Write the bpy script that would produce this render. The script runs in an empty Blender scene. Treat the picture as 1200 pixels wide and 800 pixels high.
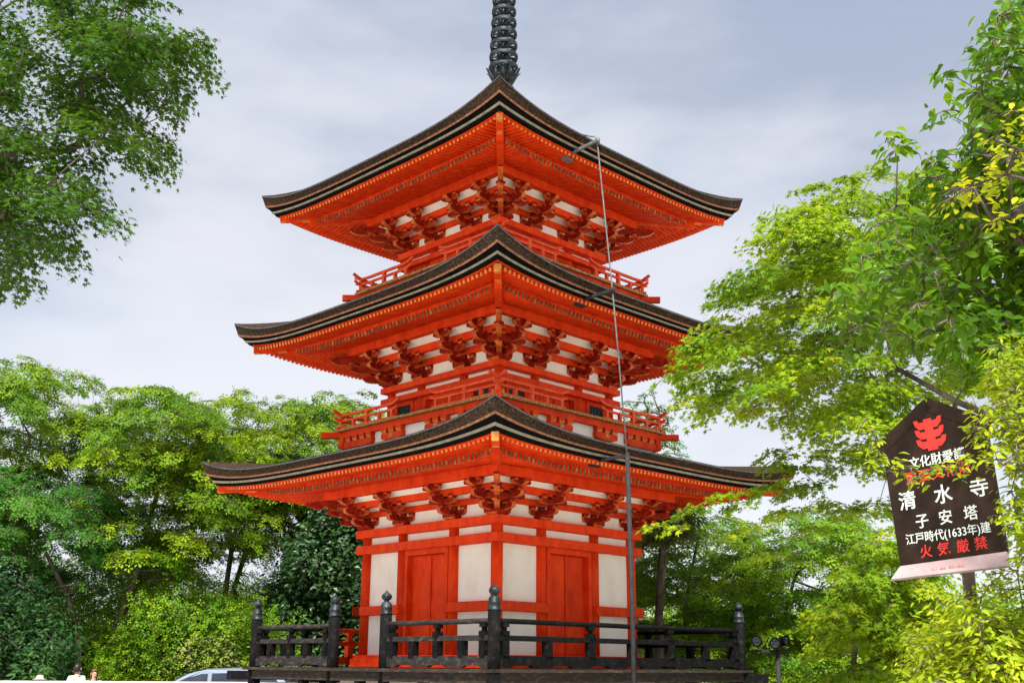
import bpy, math, random
import numpy as np
from mathutils import Vector, Matrix

random.seed(11)
RNG = np.random.default_rng(7)
R = math.radians
scene = bpy.context.scene
COL = scene.collection

# ------------------------------------------------------------------ camera
CAM_LOC = Vector((-15.27, -15.668, 1.6))
F_PX = 1300.0
_th = R(225.737 - 0.601) + math.pi
_pt = R(16.248)
_ro = R(0.389)
FW = Vector((math.cos(_th) * math.cos(_pt), math.sin(_th) * math.cos(_pt), math.sin(_pt)))
_r = Vector((math.sin(_th), -math.cos(_th), 0))
_u = _r.cross(FW)
RT = _r * math.cos(_ro) + _u * math.sin(_ro)
UP = _u * math.cos(_ro) - _r * math.sin(_ro)
cam_d = bpy.data.cameras.new('camera')
cam = bpy.data.objects.new('camera', cam_d)
COL.objects.link(cam)
m = Matrix((RT, UP, -FW)).transposed().to_4x4()
m.translation = CAM_LOC
cam.matrix_world = m
cam_d.sensor_width = 36.0
cam_d.lens = 36.0 * F_PX / 1200.0
cam_d.clip_start = 0.1
cam_d.clip_end = 3000
scene.camera = cam


def at(x, y, depth):
    """world point seen at a place of the 1200x800 photograph at a given depth"""
    return CAM_LOC + (FW + RT * ((x - 600) / F_PX) - UP * ((y - 400) / F_PX)) * depth


# ------------------------------------------------------------------ materials
def new_mat(name):
    mt = bpy.data.materials.new(name)
    mt.use_nodes = True
    nt = mt.node_tree
    b = nt.nodes.get('Principled BSDF')
    return mt, nt, b


def tone_shift(mt, lo=.86, hi=1.05):
    """each timber its own slight tone"""
    nt = mt.node_tree; b = nt.nodes['Principled BSDF']
    src = b.inputs['Base Color'].links[0].from_socket
    oi = nt.nodes.new('ShaderNodeObjectInfo'); mr = nt.nodes.new('ShaderNodeMapRange')
    mr.inputs['To Min'].default_value = lo; mr.inputs['To Max'].default_value = hi
    mu = nt.nodes.new('ShaderNodeVectorMath'); mu.operation = 'SCALE'
    nt.links.new(oi.outputs['Random'], mr.inputs['Value'])
    nt.links.new(src, mu.inputs[0]); nt.links.new(mr.outputs['Result'], mu.inputs['Scale'])
    nt.links.new(mu.outputs['Vector'], b.inputs['Base Color'])


def noise_mat(name, cols, scale=6.0, detail=6.0, rough=0.6, stretch=(1, 1, 1), bump=0.0, pos=None, metallic=0.0,
              spec=0.4, bscale=None, distort=0.0):
    """object-space noise driving a colour ramp, plus bump"""
    mt, nt, b = new_mat(name)
    tc = nt.nodes.new('ShaderNodeTexCoord')
    mp = nt.nodes.new('ShaderNodeMapping')
    mp.inputs['Scale'].default_value = stretch
    nz = nt.nodes.new('ShaderNodeTexNoise')
    nz.inputs['Scale'].default_value = scale
    nz.inputs['Detail'].default_value = detail
    nz.inputs['Roughness'].default_value = 0.62
    nz.inputs['Distortion'].default_value = distort
    rp = nt.nodes.new('ShaderNodeValToRGB')
    el = rp.color_ramp.elements
    n = len(cols)
    pos = pos or [0.3 + 0.4 * i / max(1, n - 1) for i in range(n)]
    for i, c in enumerate(cols):
        if i < 2:
            e = el[i]
            e.position = pos[i]
        else:
            e = el.new(pos[i])
        e.color = (c[0], c[1], c[2], 1)
    L = nt.links.new
    L(tc.outputs['Object'], mp.inputs['Vector'])
    L(mp.outputs['Vector'], nz.inputs['Vector'])
    L(nz.outputs['Fac'], rp.inputs['Fac'])
    L(rp.outputs['Color'], b.inputs['Base Color'])
    b.inputs['Roughness'].default_value = rough
    b.inputs['Metallic'].default_value = metallic
    b.inputs['Specular IOR Level'].default_value = spec
    if bump:
        bp = nt.nodes.new('ShaderNodeBump')
        bp.inputs['Strength'].default_value = bump
        bp.inputs['Distance'].default_value = 0.02
        src = nz
        if bscale:
            src = nt.nodes.new('ShaderNodeTexNoise')
            src.inputs['Scale'].default_value = bscale
            src.inputs['Detail'].default_value = 4
            L(mp.outputs['Vector'], src.inputs['Vector'])
        L(src.outputs['Fac'], bp.inputs['Height'])
        L(bp.outputs['Normal'], b.inputs['Normal'])
    return mt


M = {}
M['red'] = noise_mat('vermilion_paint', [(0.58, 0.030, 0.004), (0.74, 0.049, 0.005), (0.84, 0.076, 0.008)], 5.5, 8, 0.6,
                     (1, 1, 0.5), 0.10, bscale=40, spec=0.12)
M['red_dark'] = noise_mat('old_vermilion', [(0.13, 0.008, 0.005), (0.25, 0.014, 0.006), (0.42, 0.026, 0.007)], 9, 8, 0.6,
                          bump=0.2, spec=0.12)
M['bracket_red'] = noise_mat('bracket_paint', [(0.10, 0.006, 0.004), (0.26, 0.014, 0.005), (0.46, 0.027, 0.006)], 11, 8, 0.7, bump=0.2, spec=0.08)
M['ochre'] = noise_mat('ochre_paint', [(0.45, 0.14, 0.02), (0.60, 0.23, 0.035), (0.70, 0.34, 0.09)], 9, 5, 0.6)
M['ochre_old'] = noise_mat('weathered_ochre', [(0.16, 0.08, 0.02), (0.36, 0.18, 0.045), (0.58, 0.36, 0.14)], 14, 5, 0.65)
M['red_rail'] = noise_mat('lit_rail_vermilion', [(0.66, 0.055, 0.015), (0.80, 0.095, 0.03), (0.84, 0.14, 0.055)], 8, 8, 0.6, bump=0.1, spec=0.12)  # lighter red puts the light on the rail tops into the colour
M['soffit_red'] = noise_mat('soffit_shade_red', [(0.26, 0.014, 0.004), (0.40, 0.023, 0.005), (0.56, 0.034, 0.006)], 6, 6, 0.7, spec=0.1)  # darker red puts the shade between the rafters into the boards
M['tip_old'] = noise_mat('darkened_rafter_tip', [(0.05, 0.018, 0.008), (0.16, 0.062, 0.018), (0.40, 0.19, 0.05)], 9, 4, 0.7)
M['orange'] = noise_mat('orange_edge_paint', [(0.36, 0.045, 0.006), (0.56, 0.10, 0.012), (0.66, 0.21, 0.04)], 9, 6, 0.55)
M['gold'] = noise_mat('gilt_metal', [(0.42, 0.22, 0.03), (0.68, 0.42, 0.08)], 20, 4, 0.38, metallic=0.7)
M['plaster'] = noise_mat('lime_plaster', [(0.78, 0.745, 0.65), (0.87, 0.845, 0.77), (0.90, 0.88, 0.82)], 2.2, 8, 0.85,
                         (1, 1, 0.6), 0.08, bscale=60, spec=0.15)
M['bark'] = noise_mat('cypress_bark_thatch', [(0.007, 0.006, 0.005), (0.030, 0.019, 0.012), (0.13, 0.068, 0.036)], 26, 9, 0.9,
                      (1, 1, 1.6), 0.9, pos=[0.33, 0.52, 0.72], spec=0.1)
M['bark_lip'] = noise_mat('thatch_lip', [(0.02, 0.02, 0.022), (0.075, 0.075, 0.08)], 12, 6, 0.7, bump=0.4)
M['rim'] = noise_mat('thatch_rim', [(0.09, 0.035, 0.018), (0.24, 0.095, 0.045), (0.36, 0.16, 0.085)], 18, 6, 0.8, bump=0.4)
M['black'] = noise_mat('flat_black', [(0.004, 0.004, 0.004), (0.010, 0.010, 0.010)], 12, 5, 0.95, bump=0.1, spec=0.0)
M['band'] = noise_mat('pale_board', [(0.18, 0.16, 0.12), (0.36, 0.33, 0.25)], 7, 6, 0.8, bump=0.15)
M['char'] = noise_mat('black_stained_timber', [(0.002, 0.002, 0.0024), (0.005, 0.005, 0.0052), (0.022, 0.020, 0.019)], 10, 9, 0.8,
                      (1, 1, 1), 0.45, pos=[0.35, 0.55, 0.75], bscale=30, spec=0.1)
M['railwood'] = noise_mat('mottled_rail_timber', [(0.004, 0.004, 0.004), (0.013, 0.0115, 0.0105), (0.085, 0.062, 0.052)], 7, 9, 0.8,
                          (1, 1, 2), 0.4, pos=[0.36, 0.54, 0.72], bscale=30)  # browner, lighter mottle than the black timber
M['deckwood'] = noise_mat('grey_brown_timber', [(0.008, 0.006, 0.005), (0.024, 0.016, 0.011), (0.085, 0.055, 0.038)], 8, 9, 0.85,
                          (1, 1, 3), 0.5, pos=[0.33, 0.53, 0.74], bscale=26)
M['bronze'] = noise_mat('blue_grey_bronze', [(0.004, 0.006, 0.008), (0.012, 0.018, 0.023), (0.05, 0.066, 0.078)], 9, 7, 0.5,
                        metallic=0.25, bump=0.2, spec=0.3)
M['iron'] = noise_mat('grey_metal', [(0.07, 0.075, 0.08), (0.16, 0.165, 0.17)], 10, 4, 0.6)
M['pipe'] = noise_mat('dark_conduit', [(0.018, 0.018, 0.02), (0.035, 0.035, 0.037)], 10, 4, 0.7, spec=0.15)
M['window'] = noise_mat('dark_green_lattice', [(0.004, 0.018, 0.015), (0.010, 0.035, 0.028)], 8, 3, 0.4)
M['trunk'] = noise_mat('tree_bark', [(0.045, 0.034, 0.026), (0.11, 0.088, 0.07), (0.21, 0.175, 0.145)], 7, 8, 0.9,
                       (1, 1, 0.3), 0.6)
M['concrete'] = noise_mat('pale_concrete', [(0.36, 0.31, 0.29), (0.50, 0.45, 0.43)], 4, 8, 0.85, bump=0.1)
M['signboard'] = noise_mat('brown_signboard', [(0.012, 0.008, 0.006), (0.024, 0.015, 0.011), (0.046, 0.029, 0.021)], 5, 8, 0.75, spec=0.08,
                           bump=0.1, bscale=60)
M['signledge'] = noise_mat('pinkish_ledge', [(0.30, 0.215, 0.225), (0.44, 0.33, 0.34)], 6, 6, 0.6)  # pale pinkish tone
M['signwhite'] = noise_mat('sign_white', [(0.55, 0.62, 0.60), (0.74, 0.79, 0.76)], 14, 6, 0.6)
M['signred'] = noise_mat('sign_red', [(0.55, 0.02, 0.015), (0.70, 0.035, 0.025)], 14, 6, 0.5)
M['signpink'] = noise_mat('faded_red_letters', [(0.56, 0.22, 0.2), (0.64, 0.34, 0.33)], 14, 6, 0.6)
M['skin'] = noise_mat('skin', [(0.50, 0.29, 0.20), (0.58, 0.35, 0.25)], 8, 3, 0.5)
M['hair'] = noise_mat('black_hair', [(0.008, 0.007, 0.007), (0.03, 0.026, 0.024)], 40, 3, 0.4, (1, 1, 0.2), 0.5)
M['hair_brown'] = noise_mat('brown_hair', [(0.06, 0.024, 0.012), (0.16, 0.07, 0.035)], 40, 3, 0.4, (1, 1, 0.2), 0.5)
M['shirt'] = noise_mat('white_shirt', [(0.62, 0.66, 0.74), (0.78, 0.80, 0.84)], 5, 4, 0.8, bump=0.3)
M['shirt2'] = noise_mat('rose_shirt', [(0.50, 0.20, 0.20), (0.62, 0.30, 0.28)], 5, 4, 0.8, bump=0.3)
M['trousers'] = noise_mat('dark_trousers', [(0.02, 0.022, 0.03), (0.05, 0.055, 0.07)], 8, 4, 0.8)
M['hat'] = noise_mat('straw_hat', [(0.40, 0.34, 0.28), (0.62, 0.56, 0.48)], 20, 4, 0.8)
M['carpaint'] = noise_mat('silver_blue_paint', [(0.30, 0.36, 0.46), (0.36, 0.43, 0.54)], 2, 2, 0.22, metallic=0.6)
M['carglass'] = noise_mat('car_window_glass', [(0.012, 0.018, 0.03), (0.03, 0.04, 0.06)], 2, 2, 0.04, spec=0.8)
M['rubber'] = noise_mat('tyre_rubber', [(0.012, 0.012, 0.012), (0.03, 0.03, 0.03)], 14, 4, 0.8)
M['lens'] = noise_mat('lamp_lens', [(0.22, 0.28, 0.38), (0.40, 0.46, 0.56)], 2, 1, 0.2)
M['tail'] = noise_mat('red_lens', [(0.35, 0.01, 0.01), (0.45, 0.02, 0.02)], 3, 1, 0.2)


def leaf_mat(name, cols, pos=None, trans=(0.30, 0.42, 0.04), tw=0.35, rough=0.5, spec=0.13):
    """leaf colour comes from a per-leaf random number; thin leaves pass part of the light"""
    mt, nt, b = new_mat(name)
    at_ = nt.nodes.new('ShaderNodeAttribute')
    at_.attribute_name = 'rnd'
    rp = nt.nodes.new('ShaderNodeValToRGB')
    n = len(cols)
    pos = pos or [i / max(1, n - 1) for i in range(n)]
    for i, c in enumerate(cols):
        e = rp.color_ramp.elements[i] if i < 2 else rp.color_ramp.elements.new(pos[i])
        e.position = pos[i]
        e.color = (c[0], c[1], c[2], 1)
    tl = nt.nodes.new('ShaderNodeBsdfTranslucent')
    mx = nt.nodes.new('ShaderNodeMixShader')
    hm = nt.nodes.new('ShaderNodeMix')
    hm.data_type = 'RGBA'
    hm.blend_type = 'MULTIPLY'
    hm.inputs['Factor'].default_value = 0.0
    L = nt.links.new
    L(at_.outputs['Fac'], rp.inputs['Fac'])
    L(rp.outputs['Color'], b.inputs['Base Color'])
    sc = nt.nodes.new('ShaderNodeMix')
    sc.data_type = 'RGBA'
    sc.inputs['Factor'].default_value = 0.6
    L(rp.outputs['Color'], sc.inputs['A'])
    sc.inputs['B'].default_value = (trans[0], trans[1], trans[2], 1)
    L(sc.outputs['Result'], tl.inputs['Color'])
    b.inputs['Roughness'].default_value = rough
    b.inputs['Specular IOR Level'].default_value = spec
    mx.inputs['Fac'].default_value = tw
    L(b.outputs[0], mx.inputs[1])
    L(tl.outputs[0], mx.inputs[2])
    L(mx.outputs[0], nt.nodes['Material Output'].inputs['Surface'])
    return mt


for _k in ('red', 'char', 'railwood', 'deckwood'): tone_shift(M[_k])
tone_shift(M['trunk'], .7, 1.25)

# ------------------------------------------------------------------ object helpers
def link(o, parent=None):
    COL.objects.link(o)
    if parent is not None:
        o.parent = parent
    return o


def tag(o, label=None, cat=None, group=None, kind=None):
    if label: o['label'] = label
    if cat: o['category'] = cat
    if group: o['group'] = group
    if kind: o['kind'] = kind
    return o


def empty(name, loc=(0, 0, 0), parent=None):
    o = bpy.data.objects.new(name, None)
    o.location = loc
    o.empty_display_size = 0.2
    return link(o, parent)


class MB:
    """collects shapes and links them as one mesh object"""

    def __init__(self):
        self.v, self.f, self.mi = [], [], []
        self.T = Matrix.Identity(4)
        self.smooth = set()

    def add(self, verts, faces, mat=0, mats=None, smooth=False):
        n = len(self.v)
        for p in verts:
            self.v.append(self.T @ Vector(p))
        for i, fc in enumerate(faces):
            if smooth: self.smooth.add(len(self.f))
            self.f.append([n + k for k in fc])
            self.mi.append(mats[i] if mats else mat)

    def box(self, x0, x1, y0, y1, z0, z1, mat=0, mats=None):
        v = [(x0, y0, z0), (x1, y0, z0), (x1, y1, z0), (x0, y1, z0), (x0, y0, z1), (x1, y0, z1), (x1, y1, z1), (x0, y1, z1)]
        f = [(0, 3, 2, 1), (4, 5, 6, 7), (0, 1, 5, 4), (1, 2, 6, 5), (2, 3, 7, 6), (3, 0, 4, 7)]
        self.add(v, f, mat, mats)

    def beam(self, p, q, w, h, mat=0, endmat=None, up=(0, 0, 1), bottommat=None, taper=1.0):
        """rectangular bar from p to q; w wide, h high"""
        p, q = Vector(p), Vector(q)
        d = (q - p).normalized()
        s = d.cross(Vector(up)).normalized()
        t = s.cross(d)
        v = []
        for c, k in ((p, 1.0), (q, taper)):
            for a, b in ((-1, -1), (1, -1), (1, 1), (-1, 1)):
                v.append(c + s * (a * w / 2 * k) + t * (b * h / 2 * k))
        f = [(0, 3, 2, 1), (4, 5, 6, 7), (0, 1, 5, 4), (1, 2, 6, 5), (2, 3, 7, 6), (3, 0, 4, 7)]
        e = mat if endmat is None else endmat
        bm = mat if bottommat is None else bottommat
        self.add(v, f, mats=[mat, e, bm, mat, mat, mat])

    def prism(self, poly, axis_o, ax, ay, az, depth, mat=0, edgemats=None):
        """extrude polygon [(a,b)] in plane (ax, ay) by depth along az, centred"""
        o = Vector(axis_o); ax = Vector(ax); ay = Vector(ay); az = Vector(az)
        n = len(poly)
        v = [o + ax * a + ay * b - az * depth / 2 for a, b in poly] + [o + ax * a + ay * b + az * depth / 2 for a, b in poly]
        f = [tuple(range(n - 1, -1, -1)), tuple(range(n, 2 * n))]
        ms = [mat, mat]
        for i in range(n):
            j = (i + 1) % n
            f.append((i, j, n + j, n + i))
            ms.append(edgemats[i] if edgemats else mat)
        self.add(v, f, mats=ms)

    def lathe(self, prof, c=(0, 0, 0), seg=16, mat=0, mats=None, smooth=True, cap=True):
        c = Vector(c)
        v, f, ms = [], [], []
        for r, z in prof:
            for k in range(seg):
                a = 2 * math.pi * k / seg
                v.append((c.x + r * math.cos(a), c.y + r * math.sin(a), c.z + z))
        for i in range(len(prof) - 1):
            for k in range(seg):
                k2 = (k + 1) % seg
                f.append((i * seg + k, i * seg + k2, (i + 1) * seg + k2, (i + 1) * seg + k))
                ms.append(mats[i] if mats else mat)
        if cap:
            f.append(tuple(range(seg - 1, -1, -1))); ms.append(ms[0])
            f.append(tuple((len(prof) - 1) * seg + k for k in range(seg))); ms.append(ms[-2])
        self.add(v, f, mats=ms, smooth=smooth)

    def tube(self, pts, rad, seg=8, mat=0, smooth=True):
        pts = [Vector(p) for p in pts]
        if not hasattr(rad, '__len__'): rad = [rad] * len(pts)
        v, f = [], []
        ref = Vector((0.31, 0.17, 0.93))
        for i, p in enumerate(pts):
            d = (pts[min(i + 1, len(pts) - 1)] - pts[max(i - 1, 0)]).normalized()
            s = d.cross(ref)
            if s.length < 1e-3: s = d.cross(Vector((1, 0, 0)))
            s.normalize(); t = s.cross(d)
            for k in range(seg):
                a = 2 * math.pi * k / seg
                v.append(p + (s * math.cos(a) + t * math.sin(a)) * rad[i])
        for i in range(len(pts) - 1):
            for k in range(seg):
                k2 = (k + 1) % seg
                f.append((i * seg + k, (i + 1) * seg + k, (i + 1) * seg + k2, i * seg + k2))
        f.append(tuple(range(seg))); f.append(tuple((len(pts) - 1) * seg + k for k in range(seg - 1, -1, -1)))
        self.add(v, f, mat, smooth=smooth)

    def ring(self, o, i, z0, z1, mat=0):
        """square ring, outer half o, inner half i"""
        v = []
        for h, z in ((o, z0), (o, z1), (i, z1), (i, z0)):
            v += [(-h, -h, z), (h, -h, z), (h, h, z), (-h, h, z)]
        f = []
        for a in range(4):
            b = (a + 1) % 4
            for k in range(4):
                l = (k + 1) % 4
                f.append((a * 4 + k, a * 4 + l, b * 4 + l, b * 4 + k))
        self.add(v, f, mat)

    def build(self, name, mats, parent=None, bevel=0.0, loc=None):
        me = bpy.data.meshes.new(name)
        me.from_pydata([tuple(p) for p in self.v], [], self.f)
        for mt in (mats if isinstance(mats, (list, tuple)) else [mats]):
            me.materials.append(mt)
        me.polygons.foreach_set('material_index', self.mi)
        if self.smooth:
            sm = [i in self.smooth for i in range(len(self.f))]
            me.polygons.foreach_set('use_smooth', sm)
        me.update()
        o = bpy.data.objects.new(name, me)
        if loc is not None: o.location = loc
        link(o, parent)
        if bevel:
            b = o.modifiers.new('bevel', 'BEVEL')
            b.width = bevel; b.segments = 2; b.limit_method = 'ANGLE'; b.angle_limit = R(40)
            b.harden_normals = False
        return o


def face_mat(k):
    """face-local (u, out, z) -> world for side k: 0 = -Y side, 1 = +X, 2 = +Y, 3 = -X"""
    base = Matrix(((1, 0, 0, 0), (0, -1, 0, 0), (0, 0, 1, 0), (0, 0, 0, 1)))
    return Matrix.Rotation(k * math.pi / 2, 4, 'Z') @ base


def copy_tree(o, parent=None):
    c = o.copy()
    COL.objects.link(c)
    if parent is not None: c.parent = parent
    for ch in list(o.children):
        copy_tree(ch, c)
    return c

# ------------------------------------------------------------------ the pagoda
ZF = 1.544                                   # veranda floor
PAG = empty('pagoda', (0, 0, 0))
tag(PAG, 'vermilion three storey wooden pagoda with dark bark roofs on a black railed veranda', 'pagoda')

ST = [
    dict(a=1.80, oA=1.975, zf=ZF, zA=(3.943, 4.093), zB=(3.634, 3.793), g=2.45, zg=(4.68, 4.85), e=4.19, zm=5.06, Rr=0.37,
         hb=3.36, hf=3.93, zbt=4.795, zft=4.83, hin=2.0, zin=5.52, p=1.0),
    dict(a=1.545, oA=1.72, zf=6.10, zA=(6.84, 6.955), zB=(6.608, 6.72), g=2.22, zg=(7.63, 7.79), e=3.89, zm=7.885, Rr=0.42,
         hb=3.09, hf=3.57, zbt=7.665, zft=7.685, hin=1.86, zin=8.72, p=1.12),
    dict(a=1.37, oA=1.545, zf=8.99, zA=(9.715, 9.845), zB=(9.49, 9.60), g=2.03, zg=(10.46, 10.63), e=3.63, zm=10.79, Rr=0.37,
         hb=2.88, hf=3.319, zbt=10.53, zft=10.575, hin=0.42, zin=13.25, p=1.35),
]
CF = 0.714 / 1.8                              # inner column position / half side


def boat(L, h, cut=0.15, steps=4):
    """outline of a bracket arm with rounded lower ends; returns polygon and which edges are the curved underside"""
    pts = [(-L / 2, h), (-L / 2, h * 0.42)]
    for i in range(1, steps + 1):
        t = i / steps * math.pi / 2
        pts.append((-L / 2 + cut * (1 - math.cos(t)), h * 0.42 * (1 - math.sin(t))))
    right = [(-x, y) for x, y in reversed(pts)]
    poly = pts + right
    n = len(poly)
    em = []
    for i in range(n):
        j = (i + 1) % n
        top = poly[i][1] > h * 0.9 and poly[j][1] > h * 0.9
        em.append(0 if top else 1)
    return poly, em


def half_arm(o0, o1, h, cut=0.16, steps=4):
    """arm that runs outward from o0 to o1 with a rounded outer end"""
    pts = [(o0, 0), (o1 - cut, 0)]
    for i in range(1, steps + 1):
        t = i / steps * math.pi / 2
        pts.append((o1 - cut + cut * math.sin(t), h * 0.55 * (1 - math.cos(t))))
    pts += [(o1, h), (o0, h)]
    n = len(pts)
    em = [1 if 0 <= i < n - 3 else 0 for i in range(n)]
    em[n - 3] = 1
    return pts, em


NOSE = [(0.0, 1.0), (0.0, 0.0), (0.30, -0.05), (0.62, 0.10), (0.86, 0.34), (1.02, 0.66), (0.92, 0.98), (0.74, 0.86), (0.66, 1.08), (0.48, 0.98), (0.36, 1.16), (0.2, 1.0)]


def masu(mb, u, o, z0, z1, w):
    zc = z0 + (z1 - z0) * 0.42
    b = w * 0.36
    t = w * 0.5
    v = [(u - b, o - b, z0), (u + b, o - b, z0), (u + b, o + b, z0), (u - b, o + b, z0),
         (u - t, o - t, zc), (u + t, o - t, zc), (u + t, o + t, zc), (u - t, o + t, zc)]
    mb.add(v, [(0, 3, 2, 1), (0, 1, 5, 4), (1, 2, 6, 5), (2, 3, 7, 6), (3, 0, 4, 7)], mats=[1, 1, 0, 1, 0])
    mb.box(u - t, u + t, o - t, o + t, zc, z1, 0)


def bracket(st, k, u0, corner=False):
    mb = MB()
    mb.T = face_mat(k)
    a, zA, zg, g = st['a'], st['zA'][1], st['zg'][0], st['g']
    H = zg - zA
    Z = lambda f: zA + f * H
    p1 = a + 0.40 * (g - a) + 0.05
    p2 = g - 0.10
    X = (1, 0, 0); O = (0, 1, 0); UPZ = (0, 0, 1)

    def along(o, z0, z1, L, w=0.10, c=u0):
        poly, em = boat(L, z1 - z0)
        mb.prism(poly, (c, o, z0), X, UPZ, O, w, 0, em)

    def out(o0, o1, z0, z1, w=0.095, c=u0, dirx=0.0):
        poly, em = half_arm(o0, o1, z1 - z0)
        if dirx == 0:
            mb.prism(poly, (c, 0, z0), O, UPZ, X, w, 0, em)
        else:
            s = 1 if dirx > 0 else -1
            d = Vector((s, 1, 0)).normalized()
            q = Vector((-s, 1, 0)).normalized()
            poly = [(x * math.sqrt(2), y) for x, y in poly]
            mb.prism(poly, (0, 0, z0), d, UPZ, q, w, 0, em)

    # big block on the beam
    dz = Z(0.17)
    b, t = 0.115, 0.165
    zc = zA + (dz - zA) * 0.45
    v = [(u0 - b, a - b, zA - 0.002), (u0 + b, a - b, zA - 0.002), (u0 + b, a + b, zA - 0.002), (u0 - b, a + b, zA - 0.002),
         (u0 - t, a - t, zc), (u0 + t, a - t, zc), (u0 + t, a + t, zc), (u0 - t, a + t, zc)]
    mb.add(v, [(0, 3, 2, 1), (0, 1, 5, 4), (1, 2, 6, 5), (2, 3, 7, 6), (3, 0, 4, 7)], mats=[1, 1, 0, 1, 0])
    mb.box(u0 - t, u0 + t, a - t, a + t, zc, dz, 0)
    # first tier
    along(a, Z(.13), Z(.30), 0.60)
    for d in (-.24, 0, .24): masu(mb, u0 + d, a, Z(.30), Z(.42), .125)
    out(a - .1, p1 + .10, Z(.15), Z(.32))
    masu(mb, u0, p1, Z(.32), Z(.45), .13)
    # second tier
    along(p1, Z(.44), Z(.60), 0.64)
    for d in (-.26, 0, .26): masu(mb, u0 + d, p1, Z(.60), Z(.73), .125)
    out(a, p2 + .06, Z(.47), Z(.64))
    masu(mb, u0, p2 - .04, Z(.64), Z(.76), .12)
    # third tier: carved nose and short arm under the purlin
    nose = [(p2 - .12 + x * 0.30, Z(.76) + y * 0.2 * H) for x, y in NOSE]
    mb.prism(nose, (u0, 0, 0), O, UPZ, X, .10, 2, [1 if i in (1, 2, 3, 4, 5) else 2 for i in range(len(nose))])
    along(g - .08, Z(.80), Z(.93), 0.42, .09)
    for d in (-.15, .15): masu(mb, u0 + d, g - .08, Z(.92), Z(1.0), .11)
    if corner:
        s = 1 if u0 > 0 else -1
        out(a - .1, p1 + .10, Z(.17), Z(.335), .10, dirx=s)
        out(a, p2 + .03, Z(.47), Z(.66), .10, dirx=s)
        out(a, g + .06, Z(.78), Z(.985), .105, dirx=s)
        masu(mb, s * p1, p1, Z(.335), Z(.47), .135)
        masu(mb, s * (p2 - .03), p2 - .03, Z(.66), Z(.78), .13)
        nose = [(g + .0 + x * 0.24, Z(.72) + y * 0.24 * H) for x, y in NOSE]
        d = Vector((s, 1, 0)).normalized(); q = Vector((-s, 1, 0)).normalized()
        mb.prism([(x * math.sqrt(2), y) for x, y in nose], (0, 0, 0), d, UPZ, q, .10, 2,
                 [1 if i in (1, 2, 3, 4) else 2 for i in range(len(nose))])
        # the other face's crossing tier, which turns the corner
        mb2T = mb.T
        mb.T = face_mat(k + (1 if s > 0 else 3))
        u1 = -u0
        along(a, Z(.131), Z(.302), 0.60, c=u1)
        for dd in (-.24, .24): masu(mb, u1 + dd, a, Z(.30), Z(.42), .125)
        out(a - .1, p1 + .10, Z(.152), Z(.322), c=u1)
        masu(mb, u1, p1, Z(.32), Z(.45), .13)
        along(p1, Z(.442), Z(.602), 0.64, c=u1)
        for dd in (-.26, 0, .26): masu(mb, u1 + dd, p1, Z(.60), Z(.73), .125)
        out(a, p2 + .06, Z(.472), Z(.642), c=u1)
        masu(mb, u1, p2 - .04, Z(.64), Z(.76), .12)
        nose = [(p2 - .12 + x * 0.30, Z(.76) + y * 0.2 * H) for x, y in NOSE]
        mb.prism(nose, (u1, 0, 0), O, UPZ, X, .10, 2, [1 if i in (1, 2, 3, 4, 5) else 2 for i in range(len(nose))])
        along(g - .08, Z(.802), Z(.932), 0.42, .09, c=u1)
        for dd in (-.15, .15): masu(mb, u1 + dd, g - .08, Z(.92), Z(1.0), .11)
        mb.T = mb2T
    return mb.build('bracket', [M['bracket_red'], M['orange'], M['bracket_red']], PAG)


RAFT = []                                      # all rafters: (length seen, verts args)


def rise(t, amt):
    return amt * abs(t) ** 4


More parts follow.
